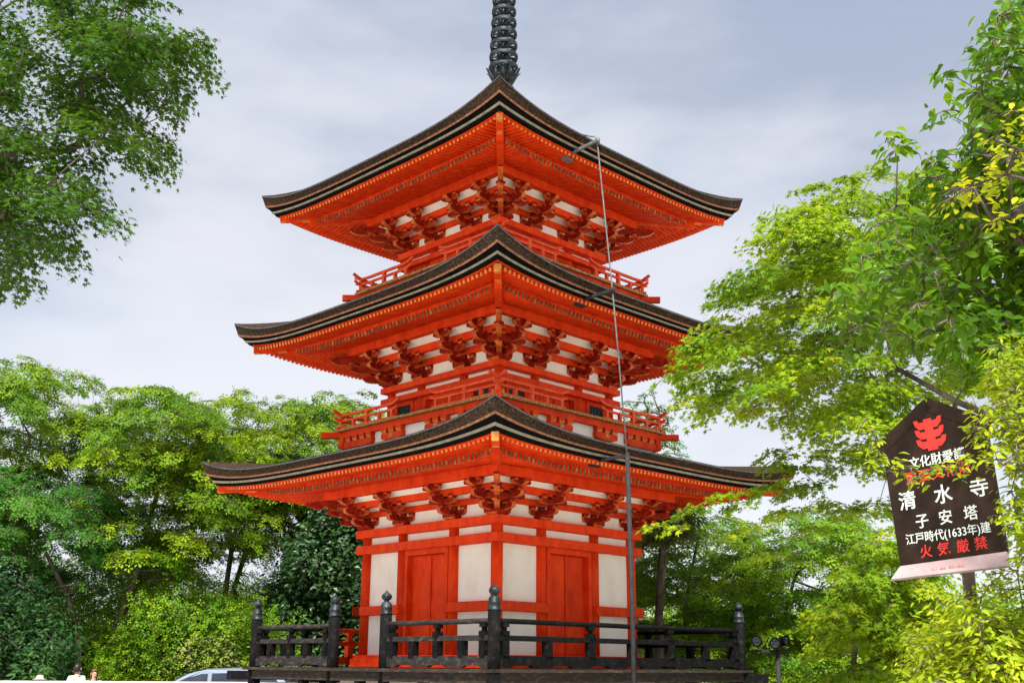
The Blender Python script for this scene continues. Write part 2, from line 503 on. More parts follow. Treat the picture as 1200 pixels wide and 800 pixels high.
def build_storey(si, st):
    a, oA = st['a'], st['oA']
    rc = 0.105 if si == 0 else 0.095
    zA, zB, zf, zg, g = st['zA'], st['zB'], st['zf'], st['zg'], st['g']
    cpos = [-a, -CF * a, CF * a, a]
    # columns
    done = set()
    zbase = zf + (0.0 if si else 0.22)
    for k in range(4):
        for u in cpos[:3]:
            p = face_mat(k) @ Vector((u, a, 0))
            mb = MB()
            mb.lathe([(rc, zbase), (rc, zA[0] + .01)], (p.x, p.y, 0), 20, 0)
            mb.build('column', M['red'], PAG)
    # plaster wall ring (all bays) : panels set back into the column line
    mb = MB()
    mb.ring(a - .005, a - .10, zB[0], zg[0] - 0.02)
    for k in range(4):
        mb.T = face_mat(k)
        for sg in (-1, 1):
            x0, x1 = sorted((sg * CF * a, sg * (a - .006 if k % 2 else a - .1005)))
            mb.box(x0, x1, a - .10, a - .006, zf, zB[0] + .001)
    mb.T = Matrix.Identity(4)
    mb.build('plaster_wall', M['plaster'], PAG)
    # tie beams
    for nm, zz, o in (('tie_beam', zA, oA), ('tie_beam', zB, oA - .006)):
        mb = MB(); mb.ring(o, a - .06, zz[0], zz[1]); mb.build(nm, M['red'], PAG, bevel=.006)
    if si == 0:
        mb = MB(); mb.ring(1.985, a - .1, ZF, 1.70); mb.ring(1.95, a - .1, 1.695, 1.765)
        mb.build('ground_sill', M['red'], PAG, bevel=.01)
        for k in range(4):
            for s in (-1, 1):
                mb = MB(); mb.T = face_mat(k)
                x0, x1 = sorted((s * (CF * a - .09), s * (1.976 + (.004 if k % 2 else 0))))
                mb.box(x0, x1, a - .03, 1.972 + (.004 if k % 2 else 0), 2.485, 2.65, 0)
                mb.build('waist_beam', M['red'], PAG, bevel=.006)
    # beams between the brackets and their white soffits
    H = zg[0] - zA[1]
    p1 = a + 0.40 * (g - a) + 0.05
    mb = MB(); mb.ring(a + .055, a - .055, zA[1] + .42 * H, zA[1] + .63 * H); mb.build('bracket_beam', M['red'], PAG)
    mb = MB(); mb.ring(p1 + .05, p1 - .05, zA[1] + .665 * H, zA[1] + .90 * H); mb.build('bracket_beam', M['red'], PAG)
    mb = MB(); mb.ring(g, g - .15, zg[0], zg[1]); mb.build('eave_purlin', M['red'], PAG, bevel=.006)
    # white boards sloping up between the beams
    mb = MB()
    for k in range(4):
        mb.T = face_mat(k)
        for (oa, za, ob_, zb_) in ((p1 + .03, zA[1] + .86 * H, g - .12, zg[0] + .03), (a + .03, zA[1] + .61 * H, p1 - .03, zA[1] + .72 * H)):
            mb.add([(-oa, oa, za), (oa, oa, za), (ob_, ob_, zb_), (-ob_, ob_, zb_),
                    (-oa, oa, za + .03), (oa, oa, za + .03), (ob_, ob_, zb_ + .03), (-ob_, ob_, zb_ + .03)],
                   [(0, 1, 2, 3), (7, 6, 5, 4), (0, 4, 5, 1), (2, 6, 7, 3), (1, 5, 6, 2), (3, 7, 4, 0)])
    mb.build('soffit', M['plaster'], PAG)
    # brackets
    for k in range(4):
        bracket(st, k, -CF * a); bracket(st, k, CF * a); bracket(st, k, a, True)
    # doors (and the upper windows)
    ztop = zB[0] + .002
    for k in range(4):
        dr = empty('door', (0, 0, 0), PAG)
        if si == 0:
            w0, w1, fz0, fz1 = .60, .52, 1.765, ztop
        else:
            w0, w1, fz0, fz1 = .52, .44, zf, ztop
        hd = 0.10 if si == 0 else 0.07
        mb = MB(); mb.T = face_mat(k)
        of, ob = a + .06, a - .18
        for s in (-1, 1):
            x0, x1 = sorted((s * w0, s * w1))
            mb.box(x0, x1, ob, of, fz0, fz1 - hd)
        mb.box(-w0, w0, ob, of, fz1 - hd, fz1)
        # flat boards closing the bay between frame and columns
        for s in (-1, 1):
            x0, x1 = sorted((s * (w0 + .002), s * (CF * a)))
            mb.box(x0, x1, ob, a + .03, fz0, fz1)
        mb.build('door_frame', M['red'], dr, bevel=.005)
        for s in (-1, 1):
            mb = MB(); mb.T = face_mat(k)
            x0, x1 = sorted((s * .014, s * (w1 - .004)))
            mb.box(x0, x1, a - .13, a - .066, fz0 + .004, fz1 - hd - .004)
            # raised battens of the plank door
            xm = (x0 + x1) / 2
            mb.box(x0 + .01, x1 - .01, a - .066, a - .058, fz1 - hd - .075, fz1 - hd - .012)
            mb.box(x0 + .01, x1 - .01, a - .066, a - .058, fz0 + .03, fz0 + .09)
            if s > 0: mb.box(-.010, .036, a - .12, a - .040, fz0 + .006, fz1 - hd - .006)
            else: mb.box(-.0119, .0119, a - .15, a - .115, fz0 + .005, fz1 - hd - .005)
            mb.build('door_leaf', M['red'], dr, bevel=.004)
        if si > 0:
            for s in (-1, 1):
                wn = empty('window', (0, 0, 0), PAG)
                x0, x1 = sorted((s * (CF * a + .22), s * (a - .14)))
                z0, z1 = zf + .02, zB[0] - .0
                mb = MB(); mb.T = face_mat(k)
                w = .08
                mb.box(x0, x0 + w, a - .06, a + .045, z0, z1); mb.box(x1 - w, x1, a - .06, a + .045, z0, z1)
                mb.box(x0 + w, x1 - w, a - .06, a + .045, z1 - .075, z1); mb.box(x0 + w, x1 - w, a - .06, a + .045, z0, z0 + .10)
                # red boards at both sides of the window
                c0, c1 = sorted((s * (CF * a), s * a))
                mb.box(c0, x0 - .001, a - .04, a + .02, z0, z1); mb.box(x1 + .001, c1, a - .04, a + .02, z0, z1)
                mb.build('window_frame', M['red'], wn)
                mb = MB(); mb.T = face_mat(k)
                mb.box(x0 + w, x1 - w, a - .02, a + .006, z0 + .1, z1 - .075)
                n = 9
                for i in range(n):
                    xx = x0 + w + (x1 - x0 - 2 * w) * (i + .5) / n
                    mb.box(xx - .008, xx + .008, a + .006, a + .018, z0 + .1, z1 - .075)
                mb.build('window_lattice', M['window'], wn)

    # ---- roof
    e, zm, Rr = st['e'], st['zm'], st['Rr']
    hin, zin = st['hin'], st['zin']
    NS, NT = 56, 18
    S = [-1 + 2 * i / NS for i in range(NS + 1)]
    roof = MB()
    for k in range(4):
        roof.T = face_mat(k)
        v, f = [], []
        for j in range(NT + 1):
            t = j / NT
            h = e + (hin - e) * t
            zz = zm + 0.02 + (zin - zm - .02) * t ** st['p']
            for s in S:
                v.append((s * h, h, zz + rise(s, Rr) * (1 - t) ** 1.6))
        for j in range(NT):
            for i in range(NS):
                q = j * (NS + 1) + i
                f.append((q, q + 1, q + NS + 2, q + NS + 1))
        roof.add(v, f, 0, smooth=True)
    ro = roof.build('roof', [M['bark']], PAG)

    def strip(prof, name, mats, ms, parent, nseg=56, smooth=True):
        mb = MB()
        for k in range(4):
            mb.T = face_mat(k)
            v, f, mm = [], [], []
            ss = [-1 + 2 * i / nseg for i in range(nseg + 1)]
            for (off, dz, ra) in prof:
                h = e + off
                for s in ss:
                    v.append((s * h, h, zm + dz + rise(s, ra)))
            for j in range(len(prof) - 1):
                for i in range(nseg):
                    q = j * (nseg + 1) + i
                    f.append((q, q + nseg + 1, q + nseg + 2, q + 1)); mm.append(ms[j])
            mb.add(v, f, mats=mm, smooth=False)
        return mb.build(name, mats, parent)

    dzt = st['zft'] - zm                        # flying rafter tip top relative to the thatch
    lip = -.14
    sp = lip + .012 - dzt                       # room for the boards
    strip([(-.012, .022, Rr), (.0, .012, Rr), (.0, -.012, Rr), (-.006, -.014, Rr - .004), (-.062, lip + .032, Rr - .11), (-.058, lip + .030, Rr - .11), (-.075, lip, Rr - .12),
           (-.135, lip + .010, Rr - .16)],
          'thatch_edge', [M['bark'], M['bark_lip'], M['rim'], M['black']], [1, 1, 0, 0, 2, 2, 3], ro)  # black underside carries the shade below the thatch lip as colour
    strip([(-.12, lip + .012, Rr - .155), (-.162, dzt + .74 * sp, Rr - .202), (-.19, dzt + .74 * sp, Rr - .205)],
          'eave_board', [M['black']], [0, 0], ro)
    strip([(-.167, dzt + .75 * sp, Rr - .204), (-.176, dzt + .42 * sp, Rr - .217), (-.25, dzt + .42 * sp, Rr - .217)],
          'eave_board', [M['band']], [0, 0], ro)
    strip([(-.200, dzt + .44 * sp, Rr - .217), (-.232, dzt + .0 * sp, Rr - .24), (-.31, dzt + .0 * sp, Rr - .24)],
          'eave_board', [M['black']], [0, 0], ro)
    strip([(-.285, dzt + .10 * sp, Rr - .235), (-.285, dzt - .014, Rr - .25), (-.37, dzt - .014, Rr - .25)],
          'eave_board', [M['red']], [0, 0], ro)
    # ---- rafters
    eb, ef = st['hb'] - .06, e - .33
    zbt, zft = st['zbt'], st['zft']
    hbk, hfk, wr = .092, .064, .054
    zgi = zg[1] + hbk                           # top of base rafter where it crosses the purlin

    def zb(o, u):
        f_ = (o - g) / (eb - g)
        return zgi + (zbt - zgi) * f_ + rise(u / eb, .10) * max(0, f_) ** 2

    def zfl(o, u):
        f_ = (o - eb) / (ef - eb)
        z0 = zbt + .07 + hfk
        return z0 + (zft - z0) * f_ + rise(u / ef, .10 + .03 * f_)

    def soff(o0, o1, fn, dz):
        mb = MB()
        for k in range(4):
            mb.T = face_mat(k)
            v, f = [], []
            ss = [-1 + 2 * i / 40 for i in range(41)]
            for o in (o0, (o0 + o1) / 2, o1):
                for s in ss: v.append((s * o, o, fn(o, s * o) + dz))
            for j in range(2):
                for i in range(40):
                    q = j * 41 + i
                    f.append((q, q + 1, q + 42, q + 41))
            mb.add(v, f, 0)
        return mb
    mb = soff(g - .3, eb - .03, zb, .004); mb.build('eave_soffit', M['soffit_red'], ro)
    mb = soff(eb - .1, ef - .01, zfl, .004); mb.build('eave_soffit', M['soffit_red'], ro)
    # board carried by the base rafter ends
    mb = MB()
    for k in range(4):
        mb.T = face_mat(k)
        v, f = [], []
        ss = [-1 + 2 * i / 40 for i in range(41)]
        for o, d in ((eb - .09, .002), (eb - .025, .002), (eb - .025, .068), (eb - .09, .068)):
            for s in ss: v.append((s * o, o, zb(o, s * o) + d))
        for j in range(4):
            for i in range(40):
                q, q2 = j * 41 + i, ((j + 1) % 4) * 41 + i
                f.append((q, q2, q2 + 1, q + 1))
        mb.add(v, f, 0)
    mb.build('eave_board', M['red'], ro)
    pit = 0.104
    nb = int(eb / pit)
    for k in range(4):
        T = face_mat(k)
        for i in range(-nb, nb + 1):
            u = i * pit + .052
            if abs(u) > eb - .10: continue
            o0 = max(a + .1, abs(u) - .02)
            if eb - o0 > .06:
                RAFT.append((T, (u, o0, zb(o0, u) - hbk / 2), (u, eb, zb(eb, u) - hbk / 2), wr, hbk, 0, k))
        nf = int(ef / pit)
        for i in range(-nf, nf + 1):
            u = i * pit + .052
            if abs(u) > ef - .07: continue
            o0 = max(eb - .12, abs(u) - .02)
            if ef - o0 > .05:
                RAFT.append((T, (u, o0, zfl(o0, u) - hfk / 2), (u, ef, zfl(ef, u) - hfk / 2), wr * .92, hfk, 1, k))
    # hip rafters
    for k in range(4):
        d = Matrix.Rotation(k * math.pi / 2, 4, 'Z')
        mb = MB(); mb.T = d
        hbz, hfz = st['hb'], st['hf']
        z0 = zgi - .02
        z1 = zbt + .075 - .06
        mb.beam((a, -a, z0), (hbz, -hbz, z1), .13, .13, 0, 1)
        pts = [(hbz - .30, zbt + .075 + .07), (hfz, zft + .12 - .062)]
        mb.beam((pts[0][0], -pts[0][0], pts[0][1]), (pts[1][0], -pts[1][0], pts[1][1]), .13, .125, 0, 0)
        # gilt sleeves at the end and the middle of the flying hip rafter
        p = Vector((pts[0][0], -pts[0][0], pts[0][1])); q = Vector((pts[1][0], -pts[1][0], pts[1][1]))
        for f0, f1 in ((.40, .55), (.90, 1.004)):
            mb.beam(p + (q - p) * f0, p + (q - p) * f1, .105, .134, 2, 2)
        mb.build('hip_rafter', [M['red'], M['red'], M['ochre'], M['gold']], PAG)


for i, st in enumerate(ST): build_storey(i, st)

# rafters: the hundred that show largest stand alone, the rest are one part
def seen(rf):
    T, p, q, w, h, tier, k = rf
    P, Q = T @ Vector(p), T @ Vector(q)
    def pr(x):
        d = x - CAM_LOC
        return Vector((d.dot(RT), d.dot(UP))) / d.dot(FW)
    vis = 1.0 if k in (0, 3) else 0.05
    return (pr(P) - pr(Q)).length * h / (P - CAM_LOC).length * vis
RAFT.sort(key=seen, reverse=True)
rest = MB()
for i, rf in enumerate(RAFT):
    T, p, q, w, h, tier, k = rf
    mb = MB() if i < 100 else rest
    mb.T = T
    mb.beam(p, q, w, h, 0, 1 if tier else 2)
    if i < 100: mb.build('rafter', [M['red'], M['ochre'], M['tip_old']], PAG)
tag(rest.build('rafter_rows', [M['red'], M['ochre'], M['tip_old']], PAG), kind='stuff')


# ---- balconies of the upper storeys
def balcony(fl, zfl, rp, beam_e, zroof0, post, cen, span):
    """fl: half of floor edge, zfl: floor top, rp: rail plane"""
    B = empty('balcony', (0, 0, 0), PAG)
    # white base wall and the beam under the floor
    mb = MB(); mb.ring(fl - .19, fl - .3, zroof0, zfl - .16); mb.build('base_wall', M['plaster'], B)
    mb = MB(); mb.ring(fl - .085, fl - .30, zfl - .165, zfl - .052); mb.build('floor_beam', M['red'], B)
    # floor boards with pale end grain
    mb = MB()
    for k in range(4):
        mb.T = face_mat(k)
        n = int(2 * fl / .092)
        for i in range(n):
            x0 = -fl + 2 * fl * i / n; x1 = -fl + 2 * fl * (i + 1) / n
            o0 = max(fl - .45, abs(x0), abs(x1)) if max(abs(x0), abs(x1)) < fl else fl - .05
            mb.box(x0 + .004, x1 - .004, min(o0, fl - .05), fl, zfl - .05, zfl - .003, 0)
        mb.box(-fl + .03, fl - .03, fl - .9, fl - .02, zfl - .048, zfl - .006, 0)
    mb.build('floor_boards', [M['ochre_old']], B)
    # bracket arms
    X = (1, 0, 0); O = (0, 1, 0); Z3 = (0, 0, 1)
    zb1 = zfl - .165
    for k in range(4):
        for u, L in ((-cen, span), (cen, span), (fl - .60, 1.0)):
            mb = MB(); mb.T = face_mat(k)
            if L == 1.0:
                for sg in (-1, 1):
                    mb = MB(); mb.T = face_mat(k)
                    poly, em = boat(1.05, .13, .12)
                    mb.prism(poly, (sg * (fl - .58), fl - .15 - .001 * (sg > 0), zb1 - .23), X, Z3, O, .12, 0, [0] * len(em))
                    for q in range(5): masu(mb, sg * (fl - 1.02 + q * .22), fl - .15, zb1 - .10, zb1, .15)
                    mb.build('balcony_bracket', [M['red'], M['ochre']], B)
                continue
            else:
                poly, em = boat(L, .13, .13)
                mb.prism(poly, (u, fl - .15, zb1 - .23), X, Z3, O, .12, 0, [0] * len(em))
                for q in (-1, 0, 1): masu(mb, u + q * (L / 2 - .09), fl - .15, zb1 - .10, zb1, .155)
                mb.box(u - .05, u + .05, fl - .26, fl - .08, zb1 - .19, zb1 - .12, 1)
            mb.build('balcony_bracket', [M['red'], M['ochre']], B)
    # corner beams
    for k in range(4):
        mb = MB(); mb.T = Matrix.Rotation(k * math.pi / 2, 4, 'Z')
        mb.beam((fl - .6, -(fl - .6), zfl - .115), (beam_e, -beam_e, zfl - .115), .12, .115, 0, 0)
        mb.build('corner_beam', [M['red'], M['ochre']], B)
    # railing with flared ends; open in the middle bay
    for k in range(4):
        for s in (-1, 1):
            mb = MB(); mb.T = face_mat(k)
            def rail(z, w, h, up0, up1, ext):
                xs = [post[2] - ext, post[2] - ext * .4, post[2], post[2] + .12, 1.0, rp - .25, rp - .05, rp + .06, rp + ext]
                zs = [up0, up0 * .4, up0 * .1, 0, 0, 0, up1 * .12, up1 * .4, up1]
                for i in range(len(xs) - 1):
                    mb.beam((s * xs[i], rp, z + zs[i]), (s * xs[i + 1] + s * .004, rp, z + zs[i + 1]), w, h, 0)
            rail(zfl + .285, .05, .048, .075, .09, .20)
            rail(zfl + .172, .044, .042, .05, .06, .16)
            rail(zfl + .022, .05, .044, .0, .0, .10)
            for i, x in enumerate((post[0], rp - .01)):
                mb.box(s * x - .034, s * x + .034, rp - .0335, rp + .0335, zfl, zfl + .268)
            for x in (post[1], post[2]):
                mb.box(s * x - .03, s * x + .03, rp - .03, rp + .03, zfl, zfl + .16)
            x = (post[0] + rp) / 2
            mb.box(s * x - .03, s * x + .03, rp - .03, rp + .03, zfl, zfl + .16)
            # yellow metal collars near the corner
            mb.box(s * (rp - .10) - .018, s * (rp - .10) + .018, rp - .04, rp + .04, zfl + .0, zfl + .10, 1)
            mb.build('balcony_rail', [M['red_rail'], M['ochre']], B)


balcony(2.355, 6.10, 2.26, 2.53, 5.30, (1.42, 1.03, .64), .64, .62)
balcony(2.16, 9.00, 2.07, 2.33, 8.35, (1.30, .94, .60), .58, .58)

# ---- finial spire
SP = empty('spire', (0, 0, 13.1), PAG)
mb = MB(); mb.box(-.34, .34, -.34, .34, -.3, .22); mb.box(-.38, .38, -.38, .38, .22, .28); mb.build('base_box', M['bronze'], SP, bevel=.02)
mb = MB(); mb.lathe([(.33, .28), (.32, .45), (.24, .66), (.14, .80), (.12, .84)], seg=24, cap=False); mb.build('dome', M['bronze'], SP)
for i in range(10):
    a_ = 2 * math.pi * i / 10 + .13
    mb = MB()
    c, s = math.cos(a_), math.sin(a_)
    prof = [(.13, .72, .05), (.22, .80, .075), (.29, .93, .085), (.35, 1.05, .06), (.40, 1.10, .012)]
    v = []
    for r_, z, w in prof:
        v += [(r_ * c - w * s, r_ * s + w * c, z), (r_ * c + w * s, r_ * s - w * c, z), ((r_ - .015) * c, (r_ - .015) * s, z + .012)]
    f = []
    for j in range(len(prof) - 1):
        for q in range(3):
            f.append((j * 3 + q, j * 3 + (q + 1) % 3, (j + 1) * 3 + (q + 1) % 3, (j + 1) * 3 + q))
    mb.add(v, f, 0, smooth=True)
    mb.build('lotus_petal', M['bronze'], SP)
mb = MB(); mb.lathe([(.10, .8), (.10, 1.0), (.075, 1.02), (.07, 4.6), (.05, 5.2), (.03, 5.9)], seg=14); mb.build('shaft', M['bronze'], SP)
for i in range(9):
    mb = MB()
    r1 = .325 - .011 * i
    z = 1.14 + .285 * i
    mb.lathe([(r1, -.04), (r1 + .008, 0), (r1, .055), (r1 - .045, .055), (r1 - .045, -.04), (r1, -.04)], (0, 0, z), 28, cap=False)
    mb.lathe([(.095, -.06), (.11, 0), (.095, .08)], (0, 0, z), 14)
    for q in range(8):
        a_ = 2 * math.pi * q / 8 + .2
        mb.beam((.08 * math.cos(a_), .08 * math.sin(a_), z), ((r1 - .03) * math.cos(a_), (r1 - .03) * math.sin(a_), z), .04, .05)
        # small bell hung from the rim
        mb.lathe([(.006, .0), (.02, -.02), (.026, -.07)], ((r1 - .02) * math.cos(a_ + .3), (r1 - .02) * math.sin(a_ + .3), z - .04), 6)
    mb.build('spire_ring', M['bronze'], SP)
mb = MB(); mb.lathe([(.02, 5.5), (.10, 5.62), (.13, 5.74), (.08, 5.88), (.02, 6.02), (.004, 6.1)], seg=14); mb.build('jewel', M['bronze'], SP)

# ---- lightning conductor on the right-hand face
LC = empty('lightning_conductor', (0, 0, 0), PAG)
mb = MB(); mb.tube([(-1.49, -4.50, 0.0), (-1.49, -4.50, 2.5), (-1.525, -4.50, 4.84)], .038, 8); mb.build('conduit', M['pipe'], LC)
mb = MB(); mb.tube([(-1.525, -4.50, 4.8), (-1.515, -4.27, 7.5), (-1.50, -3.97, 10.42), (-1.51, -3.94, 10.62), (-1.51, -3.90, 10.69), (-1.50, -3.82, 10.72), (-1.46, -3.5, 10.90)], .014, 6)
mb.build('cable', M['iron'], LC)
for y0, y1, x0, z in ((3.75, 4.50, -1.42, 4.84), (3.45, 4.27, -1.40, 7.70), (3.15, 3.99, -1.37, 10.58)):
    mb = MB()
    mb.beam((x0 - .09, -y0, z), (-1.52, -y1, z), .05, .05)
    mb.box(x0 - .16, x0 + .05, -y0 - .06, -y0 + .04, z - .09, z + .03)
    mb.lathe([(.035, -.05), (.035, .05)], (-1.52, -y1, z), 8)
    mb.build('standoff_arm', M['iron'] if z > 9 else M['pipe'], LC)

# ---- veranda with black balustrade
VE = empty('veranda', (0, 0, 0), PAG)
BB = 3.26
mb = MB()
for k in range(4):
    mb.T = face_mat(k)
    n = 46
    for i in range(n):
        x0 = -3.42 + 6.84 * i / n; x1 = x0 + 6.84 / n
        mm = max(abs(x0), abs(x1))
        o0 = min(max(1.7, mm), 3.36)
        mb.box(x0 + .003, x1 - .003, o0, 3.42 - .004 * (k % 2), 1.490 - .003 * (k % 2), 1.540 - .002 * (k % 2))
mb.build('floor_boards', M['deckwood'], VE)
mb = MB(); mb.ring(3.34, 3.20, 1.33, 1.489); mb.ring(2.5, 2.36, 1.33, 1.487); mb.build('floor_beam', M['deckwood'], VE)
for k in range(4):
    mb = MB(); mb.T = Matrix.Rotation(k * math.pi / 2, 4, 'Z')
    mb.beam((2.2, -2.2, 1.39), (3.60, -3.60, 1.39), .2, .16, 0)
    mb.build('corner_beam', M['char'], VE)
    for u in (-1.65, 0, 1.65, 3.24):
        p = face_mat(k) @ Vector((u, 3.24, 0))
        mb = MB(); mb.lathe([(.10, 0), (.10, 1.34)], (p.x, p.y, 0), 12); mb.build('support_post', M['char'], VE)
mb = MB(); mb.ring(2.1, 1.5, -.02, 1.50); mb.build('stone_base', M['concrete'], VE)


def newel(x, y):
    P = MB(); P.T = Matrix.Translation((x, y, 0))
    P.lathe([(.098, 1.10), (.098, 2.41)], seg=20)
    po = P.build('balustrade_post', M['char'], PAG, bevel=0)
    Q = MB(); Q.T = Matrix.Translation((x, y, 0))
    Q.lathe([(.104, 2.40), (.104, 2.425), (.096, 2.43), (.094, 2.50), (.098, 2.505), (.098, 2.52), (.093, 2.525), (.088, 2.57), (.07, 2.60),
             (.045, 2.612), (.042, 2.63), (.07, 2.645), (.088, 2.675), (.085, 2.71), (.06, 2.74), (.03, 2.758), (.014, 2.785), (.003, 2.80)], seg=20)
    Q.build('finial', M['bronze'], po)


for p in ((-BB, -BB), (-BB, BB), (BB, -BB), (BB, BB), (-BB, .78), (-BB, -.66)): newel(*p)

SECT = [(0, -BB, BB, [-3.05, -2.09, -1.06, 0, 1.06, 2.12, 3.05], 'char'), (1, -BB, BB, [-3.05, -2.09, -1.06, 0, 1.06, 2.12, 3.05], 'char'),
        (2, -BB, 1.75, [-3.05, -2.09, -1.06, 0, 1.06], 'red'), (2, 1.75, BB, [3.05, 2.6, 2.12], 'railwood'),
        (3, .66, BB, [.86, 1.39, 1.98, 2.56, 3.05], 'railwood'), (3, -BB, -.78, [-3.10, -2.72, -2.09, -1.55, -.98], 'railwood')]
for k, u0, u1, ps, mk in SECT:
    T = face_mat(k)
    r0, r1 = u0 + .095, u1 - .095
    mt = M[mk]
    if k == 3 and u0 > 0: mt = M['railwood']
    mb = MB(); mb.T = T
    npt = 9
    mb.tube([(r0 - .02 + (r1 - r0 + .04) * i / (npt - 1), BB, 2.245 + (.002 if i % 2 else -.001)) for i in range(npt)], .040, 10)
    mb.build('handrail', M['red'] if mk == 'red' else (M['railwood'] if mk == 'railwood' else M['char']), PAG)
    mb = MB(); mb.T = T
    mb.box(r0 - .0, r1 + .0, BB - .042, BB + .042, 1.955, 2.035)
    mb.build('middle_rail', M['red'] if mk == 'red' else (M['railwood'] if mk == 'railwood' else M['char']), PAG, bevel=.008)
    # kick board, cut away underneath in shallow arcs
    mb = MB(); mb.T = T
    L = r1 - r0
    n = max(2, int(round(L / .95)))
    poly = [(r0, 1.735), (r0, 1.56)]
    for i in range(n):
        c0 = r0 + L * i / n; c1 = r0 + L * (i + 1) / n; w = c1 - c0
        poly += [(c0 + w * .26, 1.56), (c0 + w * .36, 1.592), (c0 + w * .72, 1.592), (c0 + w * .82, 1.56)]
    poly += [(r1, 1.56), (r1, 1.735)]
    mb.prism(poly, (0, BB, 0), (1, 0, 0), (0, 0, 1), (0, 1, 0), .075)
    mb.build('kick_board', M['red'] if mk == 'red' else M['railwood'] if mk == 'railwood' else M['char'], PAG)
    for i, u in enumerate(ps):
        mb = MB(); mb.T = T
        full = (i % 2 == 0)
        w = .062
        mb.box(u - w, u + w, BB - w, BB + w, 1.733, 1.958)
        if full:
            mb.box(u - w, u + w, BB - w - .001, BB + w + .001, 2.032, 2.10)
            mb.lathe([(.05, 2.10), (.042, 2.13), (.048, 2.16)], (u, BB, 0), 10)
            mb.box(u - w * .95, u + w * .95, BB - w * .9, BB + w * .9, 2.155, 2.225)
            mb.lathe([(.022, -.01), (.016, .02)], (u, BB + .045, 1.995), 8)
        mb.build('rail_strut', M['red'] if mk == 'red' else M['char'], PAG)

# ------------------------------------------------------------------ ground
M['ground'] = noise_mat('pale_bounce_ground', [(0.46, 0.42, 0.36), (0.58, 0.54, 0.47), (0.66, 0.62, 0.55)], 1.4, 10, 0.95, bump=0.4, bscale=90)  # unseen yard made pale so light bounces up under the eaves
mb = MB()
n, ext = 40, 1200.0
gv, gf = [], []
def gco(i): 
    t = -1 + 2 * i / n
    return math.copysign(abs(t) ** 3, t) * ext
for j in range(n + 1):
    for i in range(n + 1):
        gv.append((gco(i), gco(j), 0))
for j in range(n):
    for i in range(n):
        q = j * (n + 1) + i
        gf.append((q, q + 1, q + n + 2, q + n + 1))
mb.add(gv, gf)
tag(mb.build('ground', M['ground']), 'unseen ground of the temple yard, kept pale to bounce light upward', None, None, 'structure')

# ------------------------------------------------------------------ trees and plants
def tpl_maple(lobes=5):
    ang = [90, 35, -22, 145, 202] if lobes == 5 else [90, 30, 150]
    ln = [1.0, .9, .55, .9, .55] if lobes == 5 else [1, .85, .85]
    tips = sorted(zip(ang, ln))
    out = []
    n = len(tips)
    for i, (a, l) in enumerate(tips):
        a2 = tips[(i + 1) % n][0] + (360 if i == n - 1 else 0)
        out.append((l * math.cos(R(a)), l * math.sin(R(a)), -.10 * l))
        mid = (a + a2) / 2
        out.append((.33 * math.cos(R(mid)), .33 * math.sin(R(mid)), .0))
    v = [(0, 0, .05)] + out
    k = len(out)
    return np.array(v), np.array([(0, 1 + i, 1 + (i + 1) % k) for i in range(k)])


def tpl_ovate(w=.5, droop=.25):
    """pointed oval leaf folded along the midrib, base at the origin"""
    ys = [0, .18, .45, .75, 1.0]
    ws = [0.02, .34, .5, .30, 0.0]
    v, f = [], []
    for y, q in zip(ys, ws):
        z = -droop * y * y
        v += [(-q * w, y, z + .12 * q), (0, y, z), (q * w, y, z + .12 * q)]
    for i in range(4):
        a = i * 3
        f += [(a, a + 1, a + 4), (a, a + 4, a + 3), (a + 1, a + 2, a + 5), (a + 1, a + 5, a + 4)]
    return np.array(v), np.array(f)


def tpl_diamond():
    v = np.array([(0, -.6, 0), (.42, 0, .06), (0, .75, -.08), (-.42, 0, .06)])
    return v, np.array([(0, 1, 2), (0, 2, 3)])


def tpl_spray():
    """a little spray of four small leaves, for far crowns"""
    v, f = [], []
    for a, r, s in ((90, .10, .62), (20, .15, .5), (160, .15, .5), (250, .05, .5)):
        c, q = math.cos(R(a)), math.sin(R(a))
        b = len(v)
        for (x, y) in ((0, 0), (.26, .5), (0, 1.0), (-.26, .5)):
            X, Y = x * s, y * s + r
            v.append((X * q + Y * c, -X * c + Y * q, -.12 * (y * s) + .05 * abs(x)))
        f += [(b, b + 1, b + 2), (b, b + 2, b + 3)]
    return np.array(v), np.array(f)


TPL = {'maple': tpl_maple(5), 'maple3': tpl_maple(3), 'ovate': tpl_ovate(.48, .34), 'lance': tpl_ovate(.40, .15), 'oval': tpl_ovate(.62, .1),
       'diamond': tpl_diamond(), 'spray': tpl_spray()}


